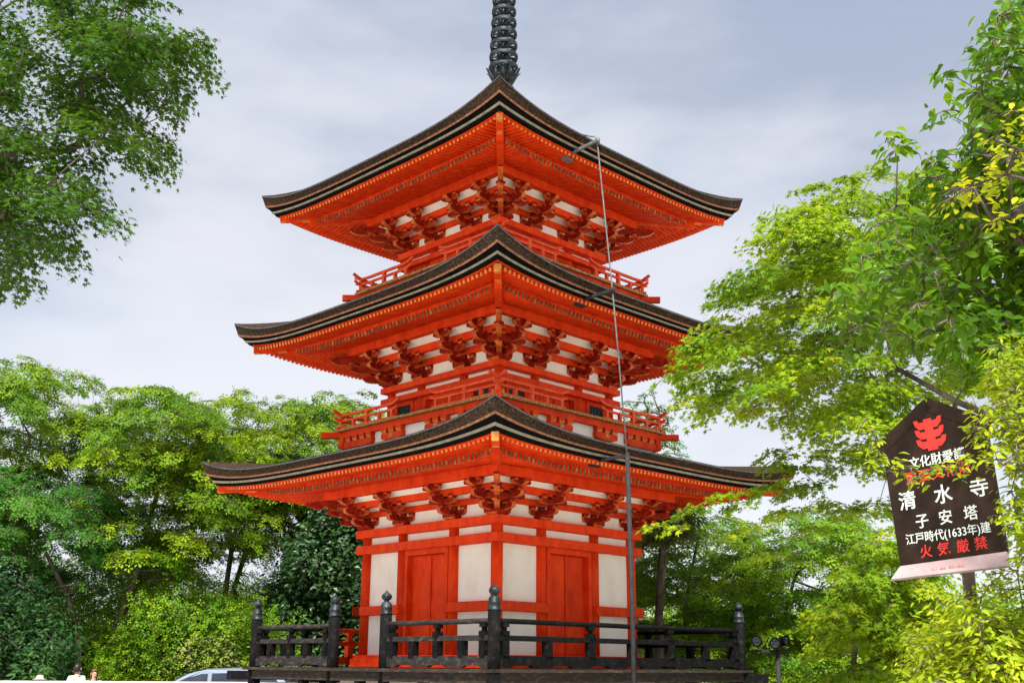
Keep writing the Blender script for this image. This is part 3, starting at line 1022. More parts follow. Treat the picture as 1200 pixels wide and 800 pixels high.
def leaf_mesh(name, tpl, pos, nrm, yaw, scale, rnd, mat, parent):
    """stamp one leaf per position; nrm = leaf normals"""
    tv, tf = TPL[tpl]
    n, mvt = len(pos), len(tv)
    nz = nrm / np.linalg.norm(nrm, axis=1, keepdims=True)
    d = np.stack([np.cos(yaw), np.sin(yaw), np.zeros(n)], 1)
    y = d - nz * np.sum(d * nz, 1, keepdims=True)
    y /= np.linalg.norm(y, axis=1, keepdims=True) + 1e-9
    x = np.cross(y, nz)
    B = np.stack([x, y, nz], 1)                       # rows: axes
    V = np.einsum('mk,nkj->nmj', tv, B) * scale[:, None, None] + pos[:, None, :]
    V = V.reshape(-1, 3)
    Fc = (tf[None] + (np.arange(n) * mvt)[:, None, None]).reshape(-1)
    me = bpy.data.meshes.new(name)
    nf = len(Fc) // 3
    me.vertices.add(len(V)); me.vertices.foreach_set('co', V.astype(np.float32).ravel())
    me.loops.add(len(Fc)); me.loops.foreach_set('vertex_index', Fc.astype(np.int32))
    me.polygons.add(nf)
    me.polygons.foreach_set('loop_start', np.arange(0, len(Fc), 3, dtype=np.int32))
    me.polygons.foreach_set('use_smooth', np.ones(nf, dtype=bool) if tpl in ('ovate', 'oval', 'lance') else np.zeros(nf, dtype=bool))
    at_ = me.attributes.new('rnd', 'FLOAT', 'POINT')
    at_.data.foreach_set('value', np.repeat(rnd, mvt).astype(np.float32))
    me.materials.append(mat)
    me.update(calc_edges=True)
    o = bpy.data.objects.new(name, me)
    return link(o, parent)


def inside(poly, x, y):
    c = False
    n = len(poly)
    for i in range(n):
        x0, y0 = poly[i]; x1, y1 = poly[(i + 1) % n]
        if (y0 > y) != (y1 > y) and x < (x1 - x0) * (y - y0) / (y1 - y0) + x0: c = not c
    return c


def pads_in(poly, d0, d1, n, r0, r1, rng, min_sep=0.0):
    """pad centres in the crown volume whose outline is poly (photo pixels) and whose depth runs d0..d1"""
    xs = [p[0] for p in poly]; ys = [p[1] for p in poly]
    out, tries = [], 0
    while len(out) < n and tries < n * 60:
        tries += 1
        x, y = rng.uniform(min(xs), max(xs)), rng.uniform(min(ys), max(ys))
        if not inside(poly, x, y): continue
        P = at(x, y, rng.uniform(d0, d1))
        r = rng.uniform(r0, r1)
        if min_sep and any((P - q).length < min_sep * (r + rr) for q, rr in out): continue
        out.append((P, r))
    return out


def edge_pads(poly, d0, d1, n, r0, rng):
    """small clumps along the outline of a crown"""
    out = []
    L = [((Vector(poly[i]) - Vector(poly[(i + 1) % len(poly)])).length) for i in range(len(poly))]
    for q in range(n):
        i = rng.choices(range(len(poly)), L)[0]
        a, b = Vector(poly[i]), Vector(poly[(i + 1) % len(poly)])
        p = a.lerp(b, rng.random()) + Vector((rng.gauss(0, 7), rng.gauss(0, 7)))
        dm = (d0 + d1) / 2
        if p.y > 740: continue
        out.append((at(p.x, p.y, dm + rng.uniform(-.4, .4) * (d1 - d0)), r0 * rng.uniform(.4, .75)))
    return out


def grow(trunk, pads, r_base, rng, seg=.7, wob=.10, zdrop=1.6):
    """branch skeleton: every pad is tied to the nearest wood that is nearer the trunk; returns edges with radii"""
    nodes = []; par = []
    for i, p in enumerate(trunk):
        nodes.append(Vector(p)); par.append(i - 1)
    nt = len(trunk)
    top = Vector(trunk[-1])
    order = sorted(range(len(pads)), key=lambda i: min((pads[i][0] - Vector(t)).length for t in trunk[max(0, nt - 3):]))
    ends = []
    first = max(1, nt - 4)
    for i in order:
        P = pads[i][0]
        best, bi = 1e9, nt - 1
        for j in range(first, len(nodes)):
            q = nodes[j]
            c = (P - q).length + zdrop * max(0.0, q.z - P.z) + .22 * (q - top).length
            if c < best: best, bi = c, j
        q = nodes[bi]
        d = P - q
        k = max(1, int(d.length / seg))
        prev = bi
        for s in range(1, k + 1):
            t = s / k
            pt = q + d * t + Vector((0, 0, -.10 * d.length * math.sin(math.pi * t) * rng.uniform(-.5, 1)))
            if s < k: pt += Vector((rng.uniform(-1, 1), rng.uniform(-1, 1), rng.uniform(-1, 1))) * wob * min(1, d.length)
            nodes.append(pt); par.append(prev); prev = len(nodes) - 1
        ends.append((i, prev))
    w = [0.0] * len(nodes)
    for i, e in ends: w[e] += 1.0
    for j in range(len(nodes) - 1, 0, -1):
        if par[j] >= 0: w[par[j]] += w[j]
    W = max(w[0], 1)
    rad = [r_base * (max(x, .4) / W) ** .60 for x in w]
    for i in range(nt): rad[i] = max(rad[i], r_base * (1 - .45 * i / max(1, nt - 1)) * (1 if i else 1.25))
    return nodes, par, rad, ends


def wood_mesh(nodes, par, rad, mb, minr=.004):
    mr_ = min(minr, rad[0] * .12)
    for j in range(1, len(nodes)):
        p = par[j]
        if p < 0: continue
        a, b = nodes[p], nodes[j]
        if (b - a).length < 1e-4: continue
        ra = min(rad[p], rad[j] * 1.35)
        seg = 8 if rad[j] > .05 else (5 if rad[j] > .015 else 4)
        d = (b - a).normalized()
        mb.tube([a - d * ra * .3, b + d * rad[j] * .3], [max(mr_, ra), max(mr_, rad[j])], seg)


def plant(name, label, cat, trunk, pads, leaf, size, per, mat, rng_seed, r_base=.16, flat=.22, group=None, droop=.30, tilt=.45,
          upbias=1.0, twigs=5, hue=(0, 1), size_var=.35, trunk_name='trunk', crown_name='crown', wood='trunk', zdrop=1.6, per_area=None, wob=.10, dark=None):
    rng = random.Random(rng_seed); nr = np.random.default_rng(rng_seed)
    root = empty(name, trunk[0])
    tag(root, label, cat, group)
    inv = Vector(trunk[0])
    nodes, par, rad, ends = grow(trunk, pads, r_base, rng, zdrop=zdrop, wob=wob)
    mb = MB(); mb.T = Matrix.Translation(-inv)
    wood_mesh(nodes, par, rad, mb)
    cen = sum((p for p, r in pads), Vector()) / len(pads)
    Pp, Nn, Yw, Sc, Rn = [], [], [], [], []
    for (P, r) in pads:
        n = int(per * (r * r if per_area is None else r * r / per_area))
        n = max(4, n)
        out = P - cen; out.z *= .3
        out = out / (out.length + .5)
        up = Vector((out.x * tilt, out.y * tilt, 1)).normalized()
        t1 = up.cross(Vector((0.3, .9, .1))).normalized(); t2 = up.cross(t1)
        ph = nr.uniform(0, 2 * np.pi, n)
        el = rng.uniform(.7, 1.35)
        # a pad is made of a few finger-like sprays, so its edge is ragged
        nl = rng.randint(5, 8)
        lob = nr.uniform(0, 2 * np.pi, nl)
        pick = nr.integers(0, nl, n)
        use = nr.random(n) < .72
        ph = np.where(use, lob[pick] + nr.normal(0, .23, n), ph)
        rho = np.sqrt(nr.random(n)) * r * np.where(use, nr.uniform(.75, 1.2, nl)[pick], .8)
        hh = nr.normal(0, 1, n) * flat * r - droop * rho * rho / r
        a1, a2 = rho * np.cos(ph) * el, rho * np.sin(ph) / el
        pos = np.array(P)[None] + a1[:, None] * np.array(t1)[None] + a2[:, None] * np.array(t2)[None] + hh[:, None] * np.array(up)[None]
        rad_dir = a1[:, None] * np.array(t1)[None] + a2[:, None] * np.array(t2)[None]
        rad_dir /= (np.linalg.norm(rad_dir, axis=1, keepdims=True) + 1e-6)
        nrm = np.array(up)[None] * upbias + rad_dir * .45 + nr.normal(0, .38, (n, 3))
        Pp.append(pos); Nn.append(nrm)
        Yw.append(np.arctan2(rad_dir[:, 1], rad_dir[:, 0]) + nr.normal(0, .7, n))
        Sc.append(size * (1 + size_var * nr.uniform(-1, 1, n)))
        base = rng.uniform(*hue)
        Rn.append(np.clip(base * .65 + nr.random(n) * .35 + nr.normal(0, .05, n), 0, 1))
        for q in range(min(twigs, nl)):
            a = lob[q]
            e = P + t1 * (math.cos(a) * r * .85 * el) + t2 * (math.sin(a) * r * .85 / el) - up * (droop * r * .7)
            mdl = P + (e - P) * .5 + up * (.10 * r)
            mb.tube([P, mdl, e], [max(.004, size * .10), max(.003, size * .07), max(.002, size * .035)], 3)
    mb.build(trunk_name, M[wood], root)
    leaf_mesh(crown_name, leaf, np.concatenate(Pp) - np.array(inv)[None], np.concatenate(Nn), np.concatenate(Yw), np.concatenate(Sc), np.concatenate(Rn), mat, root)
    return root


G = {}
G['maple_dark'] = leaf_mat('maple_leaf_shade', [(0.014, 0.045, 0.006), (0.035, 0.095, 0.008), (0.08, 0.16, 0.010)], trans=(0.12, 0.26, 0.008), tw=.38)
G['mid'] = leaf_mat('mid_green_leaf', [(0.026, 0.088, 0.008), (0.078, 0.18, 0.009), (0.17, 0.28, 0.010), (0.30, 0.37, 0.012)], trans=(0.20, 0.38, 0.010), tw=.36)
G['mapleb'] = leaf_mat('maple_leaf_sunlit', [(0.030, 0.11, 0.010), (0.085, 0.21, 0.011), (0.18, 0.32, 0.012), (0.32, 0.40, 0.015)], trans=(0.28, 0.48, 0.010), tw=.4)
G['teal'] = leaf_mat('blue_green_leaf', [(0.022, 0.10, 0.018), (0.055, 0.17, 0.024), (0.11, 0.23, 0.022)], trans=(0.12, 0.34, 0.025), tw=.34)
G['lime'] = leaf_mat('yellow_green_leaf', [(0.040, 0.12, 0.007), (0.10, 0.215, 0.008), (0.21, 0.32, 0.009), (0.38, 0.40, 0.012)], trans=(0.40, 0.54, 0.010), tw=.42)
G['gloss'] = leaf_mat('glossy_dark_leaf', [(0.008, 0.032, 0.008), (0.020, 0.060, 0.013), (0.05, 0.11, 0.022)], trans=(0.05, 0.13, 0.01), tw=.12, rough=.36, spec=.25)
G['broad'] = leaf_mat('broad_leaf', [(0.018, 0.065, 0.005), (0.06, 0.16, 0.006), (0.19, 0.31, 0.010)], trans=(0.32, 0.52, 0.010), tw=.42, rough=.36, spec=.22)
G['nandina'] = leaf_mat('lime_shrub_leaf', [(0.12, 0.21, 0.008), (0.27, 0.37, 0.011), (0.48, 0.47, 0.018)], trans=(0.50, 0.56, 0.012), tw=.4)
G['yellow'] = leaf_mat('yellow_leaf', [(0.15, 0.24, 0.009), (0.32, 0.37, 0.012), (0.54, 0.47, 0.018)], trans=(0.56, 0.54, 0.012), tw=.42)
G['tan'] = leaf_mat('pale_mixed_leaf', [(0.06, 0.14, 0.015), (0.15, 0.20, 0.035), (0.28, 0.24, 0.10)], trans=(0.25, 0.32, 0.05), tw=.28)
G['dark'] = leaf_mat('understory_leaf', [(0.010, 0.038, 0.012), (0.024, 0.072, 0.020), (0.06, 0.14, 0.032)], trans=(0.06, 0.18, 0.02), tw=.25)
NR = random.Random(5)


def base_of(x, depth, z=0.0):
    """point on the ground below a place of the photograph"""
    P = at(x, 783, depth)
    return Vector((P.x, P.y, z))


# -- overhanging maple, upper left; trunk stands outside the frame
polyA = [(-160, -140), (170, -60), (186, 12), (232, 42), (205, 70), (214, 100), (205, 140), (172, 185), (140, 175), (112, 215), (118, 258), (84, 272), (55, 295), (60, 320), (28, 335), (-160, 380)]
b = base_of(-330, 12.0)
tr = [b, b + Vector((.1, 0, 1.6)), b + Vector((.3, -.1, 3.4)), at(-230, 330, 12.2), at(-150, 200, 12.4), at(-60, 110, 12.5)]
pads = pads_in(polyA, 10.8, 14.2, 120, .30, .62, random.Random(3))
for (x, y, d, r) in ((232, 46, 12.3, .28), (205, 44, 12.2, .32), (205, 95, 12.6, .34), (202, 130, 12.4, .3), (165, 190, 12.3, .26), (30, 330, 12.2, .3), (110, 225, 12.5, .3), (120, 255, 12.4, .22), (20, 250, 12.3, .4), (60, 260, 12.6, .4), (90, 235, 12.2, .4), (40, 290, 12.4, .38), (10, 300, 12.6, .4), (70, 285, 12.2, .3), (10, 200, 12, .45), (60, 180, 12.8, .5), (120, 90, 12.2, .5), (150, 40, 12.8, .5)):
    pads.append((at(x, y, d), r))
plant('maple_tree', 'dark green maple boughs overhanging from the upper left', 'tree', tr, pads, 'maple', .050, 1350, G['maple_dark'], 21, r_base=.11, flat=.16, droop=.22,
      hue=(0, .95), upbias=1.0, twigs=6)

# -- trees behind, left of the pagoda
LEFT = 'trees behind the yard left of the pagoda'
def tree_at(label, trunk_px, poly, d0, d1, n, r0, r1, leaf, size, per, mat, seed, r_base, group, hue=(0, 1), flat=.11, droop=.30, name='broadleaf_tree', extra=(), tilt=.45, twigs=4, zb=0.0, zdrop=1.6):
    dm = (d0 + d1) / 2
    b = base_of(trunk_px[0][0], dm, zb)
    tr = [b] + [at(x, y, dm + (dd if False else 0)) for x, y in trunk_px[1:]]
    pads = pads_in(poly, d0, d1, n, r0, r1, random.Random(seed))
    pads += edge_pads(poly, d0, d1, n // 2, r0, random.Random(seed + 500))
    for (x, y, d, r) in extra: pads.append((at(x, y, d), r))
    return plant(name, label, 'tree', tr, pads, leaf, size, per, mat, seed, r_base=r_base, flat=flat, group=group, droop=droop, hue=hue, tilt=tilt, twigs=twigs, zdrop=zdrop)


tree_at('tall layered green tree at the far left edge, highest crown of the left trees', [(-20, 800), (-15, 720), (5, 620), (20, 560), (35, 510)],
        [(-160, 470), (-60, 430), (30, 420), (62, 440), (100, 440), (118, 470), (150, 520), (120, 600), (30, 640), (-160, 640)], 29, 33, 150, .55, 1.0, 'spray', .165, 300, G['mid'], 31, .09, LEFT,
        hue=(.15, 1), extra=((90, 455, 31, .5), (108, 478, 30, .5), (40, 432, 31, .6), (150, 470, 31, .35)))
tree_at('blue-green maple with forked leaning trunks behind the visitors at the far left', [(98, 800), (92, 740), (75, 690), (55, 650), (40, 620)],
        [(-140, 560), (-20, 545), (60, 560), (130, 570), (170, 600), (150, 650), (110, 690), (20, 690), (-140, 690)], 27, 30, 110, .5, .95, 'spray', .155, 310, G['teal'], 32, .075, LEFT, hue=(0, 1))
tree_at('spreading tree with a slanting grey trunk rising behind the visitors', [(118, 800), (130, 750), (148, 705), (165, 660), (175, 610), (190, 560)],
        [(95, 560), (130, 470), (190, 455), (240, 480), (270, 520), (275, 600), (240, 660), (170, 690), (110, 640)], 27, 31, 115, .5, .95, 'spray', .16, 290, G['mid'], 33, .085, LEFT,
        hue=(.1, .95), extra=((180, 456, 29, .4), (150, 470, 29, .4), (200, 470, 29, .5), (118, 488, 29, .4)))
tree_at('yellow-green tree behind the lowest roof tip with a straight brown trunk', [(258, 800), (259, 740), (266, 680), (272, 640), (285, 580)],
        [(215, 520), (240, 470), (285, 470), (320, 500), (345, 540), (340, 600), (300, 650), (235, 650), (200, 600)], 30, 34, 95, .5, .9, 'spray', .16, 270, G['lime'], 34, .075, LEFT,
        hue=(0, .75), extra=((270, 470, 32, .5), (242, 482, 32, .45), (256, 500, 32, .5)))
tree_at('tree with a dark leaning trunk just left of the black balustrade', [(288, 800), (284, 740), (274, 690), (290, 640), (315, 590), (340, 540)],
        [(270, 500), (310, 470), (360, 475), (400, 468), (440, 470), (440, 520), (400, 545), (340, 600), (280, 610)], 32, 36, 95, .5, .9, 'spray', .16, 270, G['mid'], 35, .075, LEFT,
        hue=(.25, 1), extra=((345, 470, 34, .45), (405, 470, 34, .5), (300, 472, 34, .45), (420, 472, 34, .45), (385, 480, 34, .5)))
tree_at('slim tree with thin bare forked limbs beside the pagoda', [(308, 800), (312, 740), (328, 690), (345, 640), (352, 600), (360, 560)],
        [(290, 560), (340, 545), (400, 570), (415, 620), (380, 640), (330, 630), (300, 620)], 31, 34, 44, .4, .7, 'spray', .15, 200, G['mid'], 36, .055, LEFT, hue=(0, .8))
tree_at('dark glossy evergreen tree rising behind the balustrade left of the pagoda', [(392, 800), (394, 740), (396, 690), (398, 640), (400, 600)],
        [(340, 720), (345, 660), (370, 600), (395, 560), (440, 560), (450, 700), (450, 790), (335, 790)], 29.5, 34.5, 250, .45, .8, 'diamond', .10, 800, G['gloss'], 37, .08, LEFT, hue=(0, 1), flat=.5, tilt=.9, name='evergreen_tree')

# -- shrubs below the left trees
def shrub(label, poly, d0, d1, n, r0, r1, leaf, size, per, mat, seed, group=None, hue=(0, 1), name='shrub', flat=.5, droop=.2, tilt=.9, cat='shrub', twigs=3, r_base=.05, extra=(), nstem=None):
    xs = [p[0] for p in poly]
    dm = (d0 + d1) / 2
    xc = sum(xs) / len(xs)
    b = base_of(xc, dm)
    tr = [b, b + Vector((0, 0, .35)), b + Vector((0.03, 0.02, .7))]
    pads = pads_in(poly, d0, d1, n, r0, r1, random.Random(seed))
    for (x, y, d, r) in extra: pads.append((at(x, y, d), r))
    return plant(name, label, cat, tr, pads, leaf, size, per, mat, seed, r_base=r_base, flat=flat, group=group, droop=droop, hue=hue, tilt=tilt, twigs=twigs, trunk_name='stem', crown_name='foliage', zdrop=.3)


shrub('sunlit yellow-green shrub behind the parked car', [(125, 810), (130, 740), (165, 700), (215, 690), (260, 705), (300, 720), (300, 810)], 27.3, 28.6, 130, .4, .7, 'spray', .14, 330, G['mapleb'], 41, hue=(.2, 1))
shrub('pale tan-leafed bush just above the car roof', [(185, 810), (192, 765), (225, 748), (268, 748), (285, 770), (285, 810)], 26.95, 27.5, 50, .25, .42, 'oval', .085, 620, G['tan'], 42, hue=(0, 1))
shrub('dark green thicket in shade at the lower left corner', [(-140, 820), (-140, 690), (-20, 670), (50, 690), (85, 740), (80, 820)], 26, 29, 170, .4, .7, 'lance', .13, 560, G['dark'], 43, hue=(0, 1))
shrub('green undergrowth between the two visitors and the sunny shrub', [(78, 815), (85, 745), (120, 735), (140, 760), (140, 815)], 28.5, 30, 50, .3, .5, 'spray', .13, 300, G['mid'], 44, hue=(0, .6))
shrub('leafy green bush behind the left end of the veranda', [(290, 810), (292, 745), (330, 730), (352, 760), (350, 810)], 28, 30, 50, .3, .5, 'spray', .13, 300, G['mid'], 45, hue=(0, .7))

shrub('tall light green thicket closing the gap between the left trunks', [(10, 760), (30, 660), (130, 640), (220, 660), (262, 690), (300, 690), (345, 670), (350, 760)], 32.5, 36, 190, .45, .85, 'spray', .15, 280, G['mapleb'], 46, hue=(0, 1))
# -- right of the pagoda, behind
RIGHT = 'layered maples behind the yard right of the pagoda'
tree_at('layered green maple right behind the pagoda wall', [(800, 810), (800, 760), (805, 700), (812, 660), (818, 630)],
        [(720, 700), (730, 600), (770, 585), (830, 590), (880, 620), (900, 700), (890, 790), (720, 790)], 25, 29, 150, .5, .95, 'spray', .15, 270, G['mapleb'], 51, .055, RIGHT, hue=(.15, 1), flat=.07, droop=.22, name='maple_tree')
tree_at('deep green maple behind the black end post of the veranda', [(935, 810), (930, 770), (920, 720), (930, 680), (945, 650)],
        [(850, 800), (860, 700), (870, 640), (920, 600), (1000, 600), (1040, 640), (1050, 720), (1040, 800)], 23, 27, 160, .48, .9, 'spray', .14, 290, G['mapleb'], 52, .06, RIGHT, hue=(.1, 1), flat=.07, droop=.22, name='maple_tree')
tree_at('light green maple between the sign post and the dark maple', [(1010, 810), (1000, 780), (1005, 740), (1015, 700)],
        [(960, 810), (965, 740), (985, 670), (1020, 620), (1075, 610), (1100, 680), (1100, 810)], 19, 22, 95, .35, .65, 'maple3', .09, 620, G['lime'], 53, .05, RIGHT, hue=(0, .9), flat=.08, droop=.25, name='maple_tree')
tree_at('slender grey-green tree whose top shows beside the second balcony', [(745, 810), (748, 700), (752, 600), (757, 520), (760, 480)],
        [(722, 560), (728, 480), (752, 458), (772, 470), (792, 520), (800, 560)], 29, 32, 26, .3, .5, 'spray', .14, 220, G['teal'], 54, .12, None, hue=(0, .7), name='slender_tree',
        extra=((757, 462, 30, .25), (735, 500, 30, .3), (765, 490, 30, .3), (735, 470, 30, .2)))
tree_at('pale willow-leafed tree showing left of the tall maple under the lowest eave', [(770, 810), (772, 720), (776, 650), (782, 620)],
        [(755, 640), (765, 600), (790, 585), (815, 600), (800, 640)], 23, 24.5, 30, .3, .5, 'lance', .13, 300, G['tan'], 55, .09, None, hue=(.0, .5), name='slender_tree')

# -- the tall bright maple right of the pagoda
polyC = [(985, 216), (1040, 205), (1130, 260), (1150, 400), (1120, 520), (1060, 560), (1030, 548), (960, 515), (890, 482), (840, 474), (803, 458), (793, 430), (812, 400), (850, 385), (850, 350), (888, 318), (905, 290), (925, 262), (945, 228)]
b = base_of(1265, 14.0)
tr = [b, at(1262, 760, 14), at(1252, 690, 14), at(1270, 600, 14), at(1235, 520, 14), at(1120, 470, 14.1), at(1048, 430, 14.2), at(1030, 350, 14.3)]
pads = pads_in(polyC, 12.4, 16.6, 180, .30, .60, random.Random(61))
for (x, y, d, r) in ((958, 218, 14.2, .25), (1000, 222, 14.3, .3), (910, 275, 14.2, .3), (842, 352, 13.8, .3), (835, 375, 13.9, .3), (800, 405, 13.6, .28), (795, 435, 13.5, .28), (800, 470, 13.6, .3), 
                     (905, 530, 13.8, .28), (872, 575, 13.6, .24), (838, 582, 13.4, .24), (805, 598, 13.2, .28), (860, 592, 13.5, .28), (900, 570, 13.8, .32), (790, 618, 13.2, .22),
                     (935, 570, 14, .35), (965, 590, 14, .35), (760, 616, 13.3, .18), (915, 548, 13.9, .25), (915, 600, 13.8, .3), (950, 620, 13.9, .3), (870, 620, 13.5, .2), (900, 650, 13.6, .22), (1000, 600, 14, .4), (1030, 590, 14, .4)):
    pads.append((at(x, y, d), r))
for (x, y, d, r) in ((902, 546, 13.7, .2), (918, 536, 13.8, .24), (938, 550, 13.9, .26), (908, 566, 13.6, .2), (928, 572, 13.7, .26), (955, 535, 14, .28), (980, 548, 14, .3), (1005, 535, 14.1, .3), (960, 570, 13.8, .26)):
    pads.append((at(x, y, d), r))
pads += edge_pads(polyC, 12.8, 15.6, 70, .3, random.Random(62))
plant('maple_tree', 'tall bright yellow-green maple leaning in front of the right eaves', 'tree', tr, pads, 'maple', .058, 1000, G['lime'], 61, r_base=.042, flat=.10, droop=.25, hue=(0, 1), twigs=6, wob=.14)

# -- large-leafed tree at the right edge, close to the camera
polyD = [(1230, -60), (1200, -10), (1185, 30), (1165, 60), (1145, 95), (1150, 140), (1140, 180), (1090, 190), (1075, 215), (1060, 245), (1040, 285), (1015, 325), (1010, 350), (1025, 375), (1060, 395), (1100, 405), (1165, 430), (1190, 480), (1200, 560), (1205, 640), (1330, 640), (1330, -60)]
b = base_of(1420, 7.6)
tr = [b, at(1415, 700, 7.6), at(1400, 560, 7.6), at(1370, 470, 7.6), at(1330, 380, 7.6), at(1270, 330, 7.6)]
pads = pads_in(polyD, 7.3, 9.6, 270, .14, .28, random.Random(71)) + edge_pads(polyD[:15], 6.9, 8.6, 60, .15, random.Random(73))
for (x, y, d, r) in ((1042, 160, 7.2, .10), (1052, 175, 7.2, .12), (1110, 85, 7.2, .12), (1105, 130, 7.1, .12), (1170, 18, 7.2, .14), (1165, 45, 7.1, .14), (985, 340, 7.0, .15), (1000, 385, 7.1, .15), (975, 365, 7.1, .10), (1010, 300, 7.1, .15), (1028, 262, 7.2, .14)):
    pads.append((at(x, y, d), r))
plant('broadleaf_tree', 'large-leafed green tree hanging in from the right edge above the sign', 'tree', tr, pads, 'ovate', .088, 1700, G['broad'], 71, r_base=.07, flat=.42, droop=.5, hue=(0, 1), upbias=.75, twigs=5, tilt=.8, wob=.06)

# -- yellow-leafed tree mixed in at the right edge
polyE = [(1240, 120), (1180, 130), (1130, 180), (1110, 220), (1120, 260), (1170, 280), (1240, 290)]
b = base_of(1500, 6.9)
tr = [b, at(1480, 640, 6.9), at(1420, 480, 6.9), at(1350, 330, 6.9), at(1290, 230, 6.8)]
pads = pads_in(polyE, 6.1, 6.8, 26, .08, .16, random.Random(72))
plant('yellow_tree', 'small tree with yellow young leaves reaching in at the upper right edge', 'tree', tr, pads, 'oval', .05, 900, G['yellow'], 72, r_base=.03, flat=.4, droop=.3, hue=(0, 1), twigs=4, tilt=.8)

# -- lime shrub filling the lower right corner and its long sprays across the sign
polyF = [(1075, 850), (1080, 775), (1092, 725), (1125, 722), (1200, 715), (1290, 690), (1290, 850)]
b = base_of(1190, 6.6)
tr = [b, b + Vector((0, 0, .5)), b + Vector((.02, .02, .9))]
pads = pads_in(polyF, 5.9, 7.0, 165, .10, .2, random.Random(81))
for (x, y, d, r) in ((1072, 745, 6.6, .11), (1098, 702, 6.9, .10), (1066, 775, 6.6, .12), (1180, 690, 6.5, .1), (1120, 705, 6.9, .08), (1160, 685, 6.7, .1), (1192, 668, 6.6, .11), (1175, 672, 6.8, .1), (1150, 700, 6.6, .1), (1195, 690, 6.5, .1)): pads.append((at(x, y, d), r))
plant('lime_shrub', 'yellow-green shrub filling the lower right corner below the sign', 'shrub', tr, pads, 'lance', .043, 4200, G['nandina'], 81, r_base=.05, flat=.5, droop=.2, hue=(0, .9), twigs=4, tilt=.9, trunk_name='stem', crown_name='foliage', zdrop=.3)

polyG = [(1175, 390), (1260, 380), (1260, 660), (1200, 655), (1192, 610), (1205, 570), (1185, 520), (1172, 490), (1160, 455)]
b = base_of(1290, 6.0)
tr = [b, at(1285, 740, 6.0), at(1270, 640, 6.0), at(1255, 560, 6.0), at(1240, 500, 6.0)]
pads = pads_in(polyG, 5.7, 6.6, 85, .07, .14, random.Random(82))
SPR2 = [(1178, 470), (1190, 455), (1172, 492), (1188, 500), (1196, 525), (1180, 520), (1192, 550), (1185, 575), (1196, 595), (1188, 615), (1165, 478), (1155, 498), (1170, 505)]
for i, (x, y) in enumerate(SPR2): pads.append((at(x, y, 5.9 + .03 * (i % 4)), .07 + .02 * (i % 3)))
SPR = [(1190, 535), (1168, 538), (1146, 541), (1124, 545), (1104, 548), (1086, 552), (1066, 547), (1050, 541), (1152, 508), (1140, 500), (1165, 520), (1072, 560), (1118, 556), (1178, 490), (1190, 505),
       (1160, 478), (1172, 470), (1150, 492), (1182, 475), (1196, 490), (1160, 530), (1176, 545), (1130, 535), (1192, 520), (1010, 498), (1028, 520), (1018, 540), (1040, 552), (1182, 590), (1170, 603), (1190, 612), (1022, 505), (1030, 535), (1016, 490)]
for i, (x, y) in enumerate(SPR): pads.append((at(x, y, 5.75 + .02 * (i % 5)), .042 + .014 * (i % 3)))
plant('lime_shrub', 'tall yellow-green bush at the right edge with thin sprays crossing the sign', 'shrub', tr, pads, 'lance', .046, 3600, G['nandina'], 82, r_base=.016, flat=.45, droop=.3, hue=(0, .8), twigs=4, tilt=.7, trunk_name='stem', crown_name='foliage', zdrop=.2, wob=.04)

# -- distant wood that closes the view below the crowns
def far_wood():
    nr = np.random.default_rng(91)
    Pp = []
    for i in range(1500):
        x = nr.uniform(-260, 1460)
        d = nr.uniform(40, 60)
        top = 715 + 18 * math.sin(x * .021) + 12 * math.sin(x * .057 + 1) + nr.uniform(0, 25)
        y = nr.uniform(top, 800)
        P = np.array(at(x, y, d))
        n = 170
        q = nr.normal(0, 1, (n, 3)) * np.array([.8, .8, .55])
        Pp.append(P[None] + q)
    pos = np.concatenate(Pp)
    pos = pos[pos[:, 2] > .05]
    n = len(pos)
    o = leaf_mesh('distant_wood', 'diamond', pos, np.array([[0, 0, .8]]) + nr.normal(0, .6, (n, 3)), nr.uniform(0, 6.28, n), nr.uniform(.10, .18, n), nr.random(n), G['mapleb'], None)
    tag(o, 'far green wood closing the view behind the trees', 'wood', None, 'stuff')
far_wood()

# ------------------------------------------------------------------ notice board
SG = empty('notice_board', (0, 0, 0))
D_S = 7.2
cb = at(1103, 572, D_S)
tag(SG, 'tilted dark brown notice board with white and red Japanese lettering on a round post', 'sign')
PXM = F_PX / D_S
# the board faces the camera, turned a little and rolled so that its top leans left
vx = Vector((RT.x, RT.y, 0)).normalized()
vy = Vector((0, 0, 1))
vn = vy.cross(vx) * -1
vn = vx.cross(vy)                      # towards the camera
if vn.dot(CAM_LOC - cb) < 0: vn = -vn
# turned so that its right edge comes nearer, and rolled a little to the left
yw = R(50)
hx = (Matrix.Rotation(-yw, 3, 'Z') @ vx)
if (hx.dot(FW)) > 0: hx = (Matrix.Rotation(yw, 3, 'Z') @ vx)
vn = hx.cross(vy)
if vn.dot(CAM_LOC - cb) < 0: vn = -vn
rl = R(3.5)
bx = (hx * math.cos(rl) + vy * math.sin(rl)).normalized()
by = (vy * math.cos(rl) - hx * math.sin(rl)).normalized()
SM = Matrix((bx, by, vn)).transposed().to_4x4(); SM.translation = cb
SG.matrix_world = SM
W2, HB, HS, HP = .372, -.455, .325, .55
mb = MB()
poly = [(-W2 + .01, HB), (W2 - .005, HB), (W2, HS), (0.0, HP), (-W2, HS)]
mb.prism(poly, (0, 0, 0), (1, 0, 0), (0, 1, 0), (0, 0, 1), .035)
mb.build('board', M['signboard'], SG, bevel=.004)
mb = MB()                                # little roof strips
for s in (-1, 1):
    mb.beam((s * -.004, HP + .012, .01), (s * (W2 + .025), HS + .005, .01), .085, .022, up=(0, 0, 1))
mb.build('cap_strip', M['signboard'], SG)
mb = MB()                                # ledge under the board
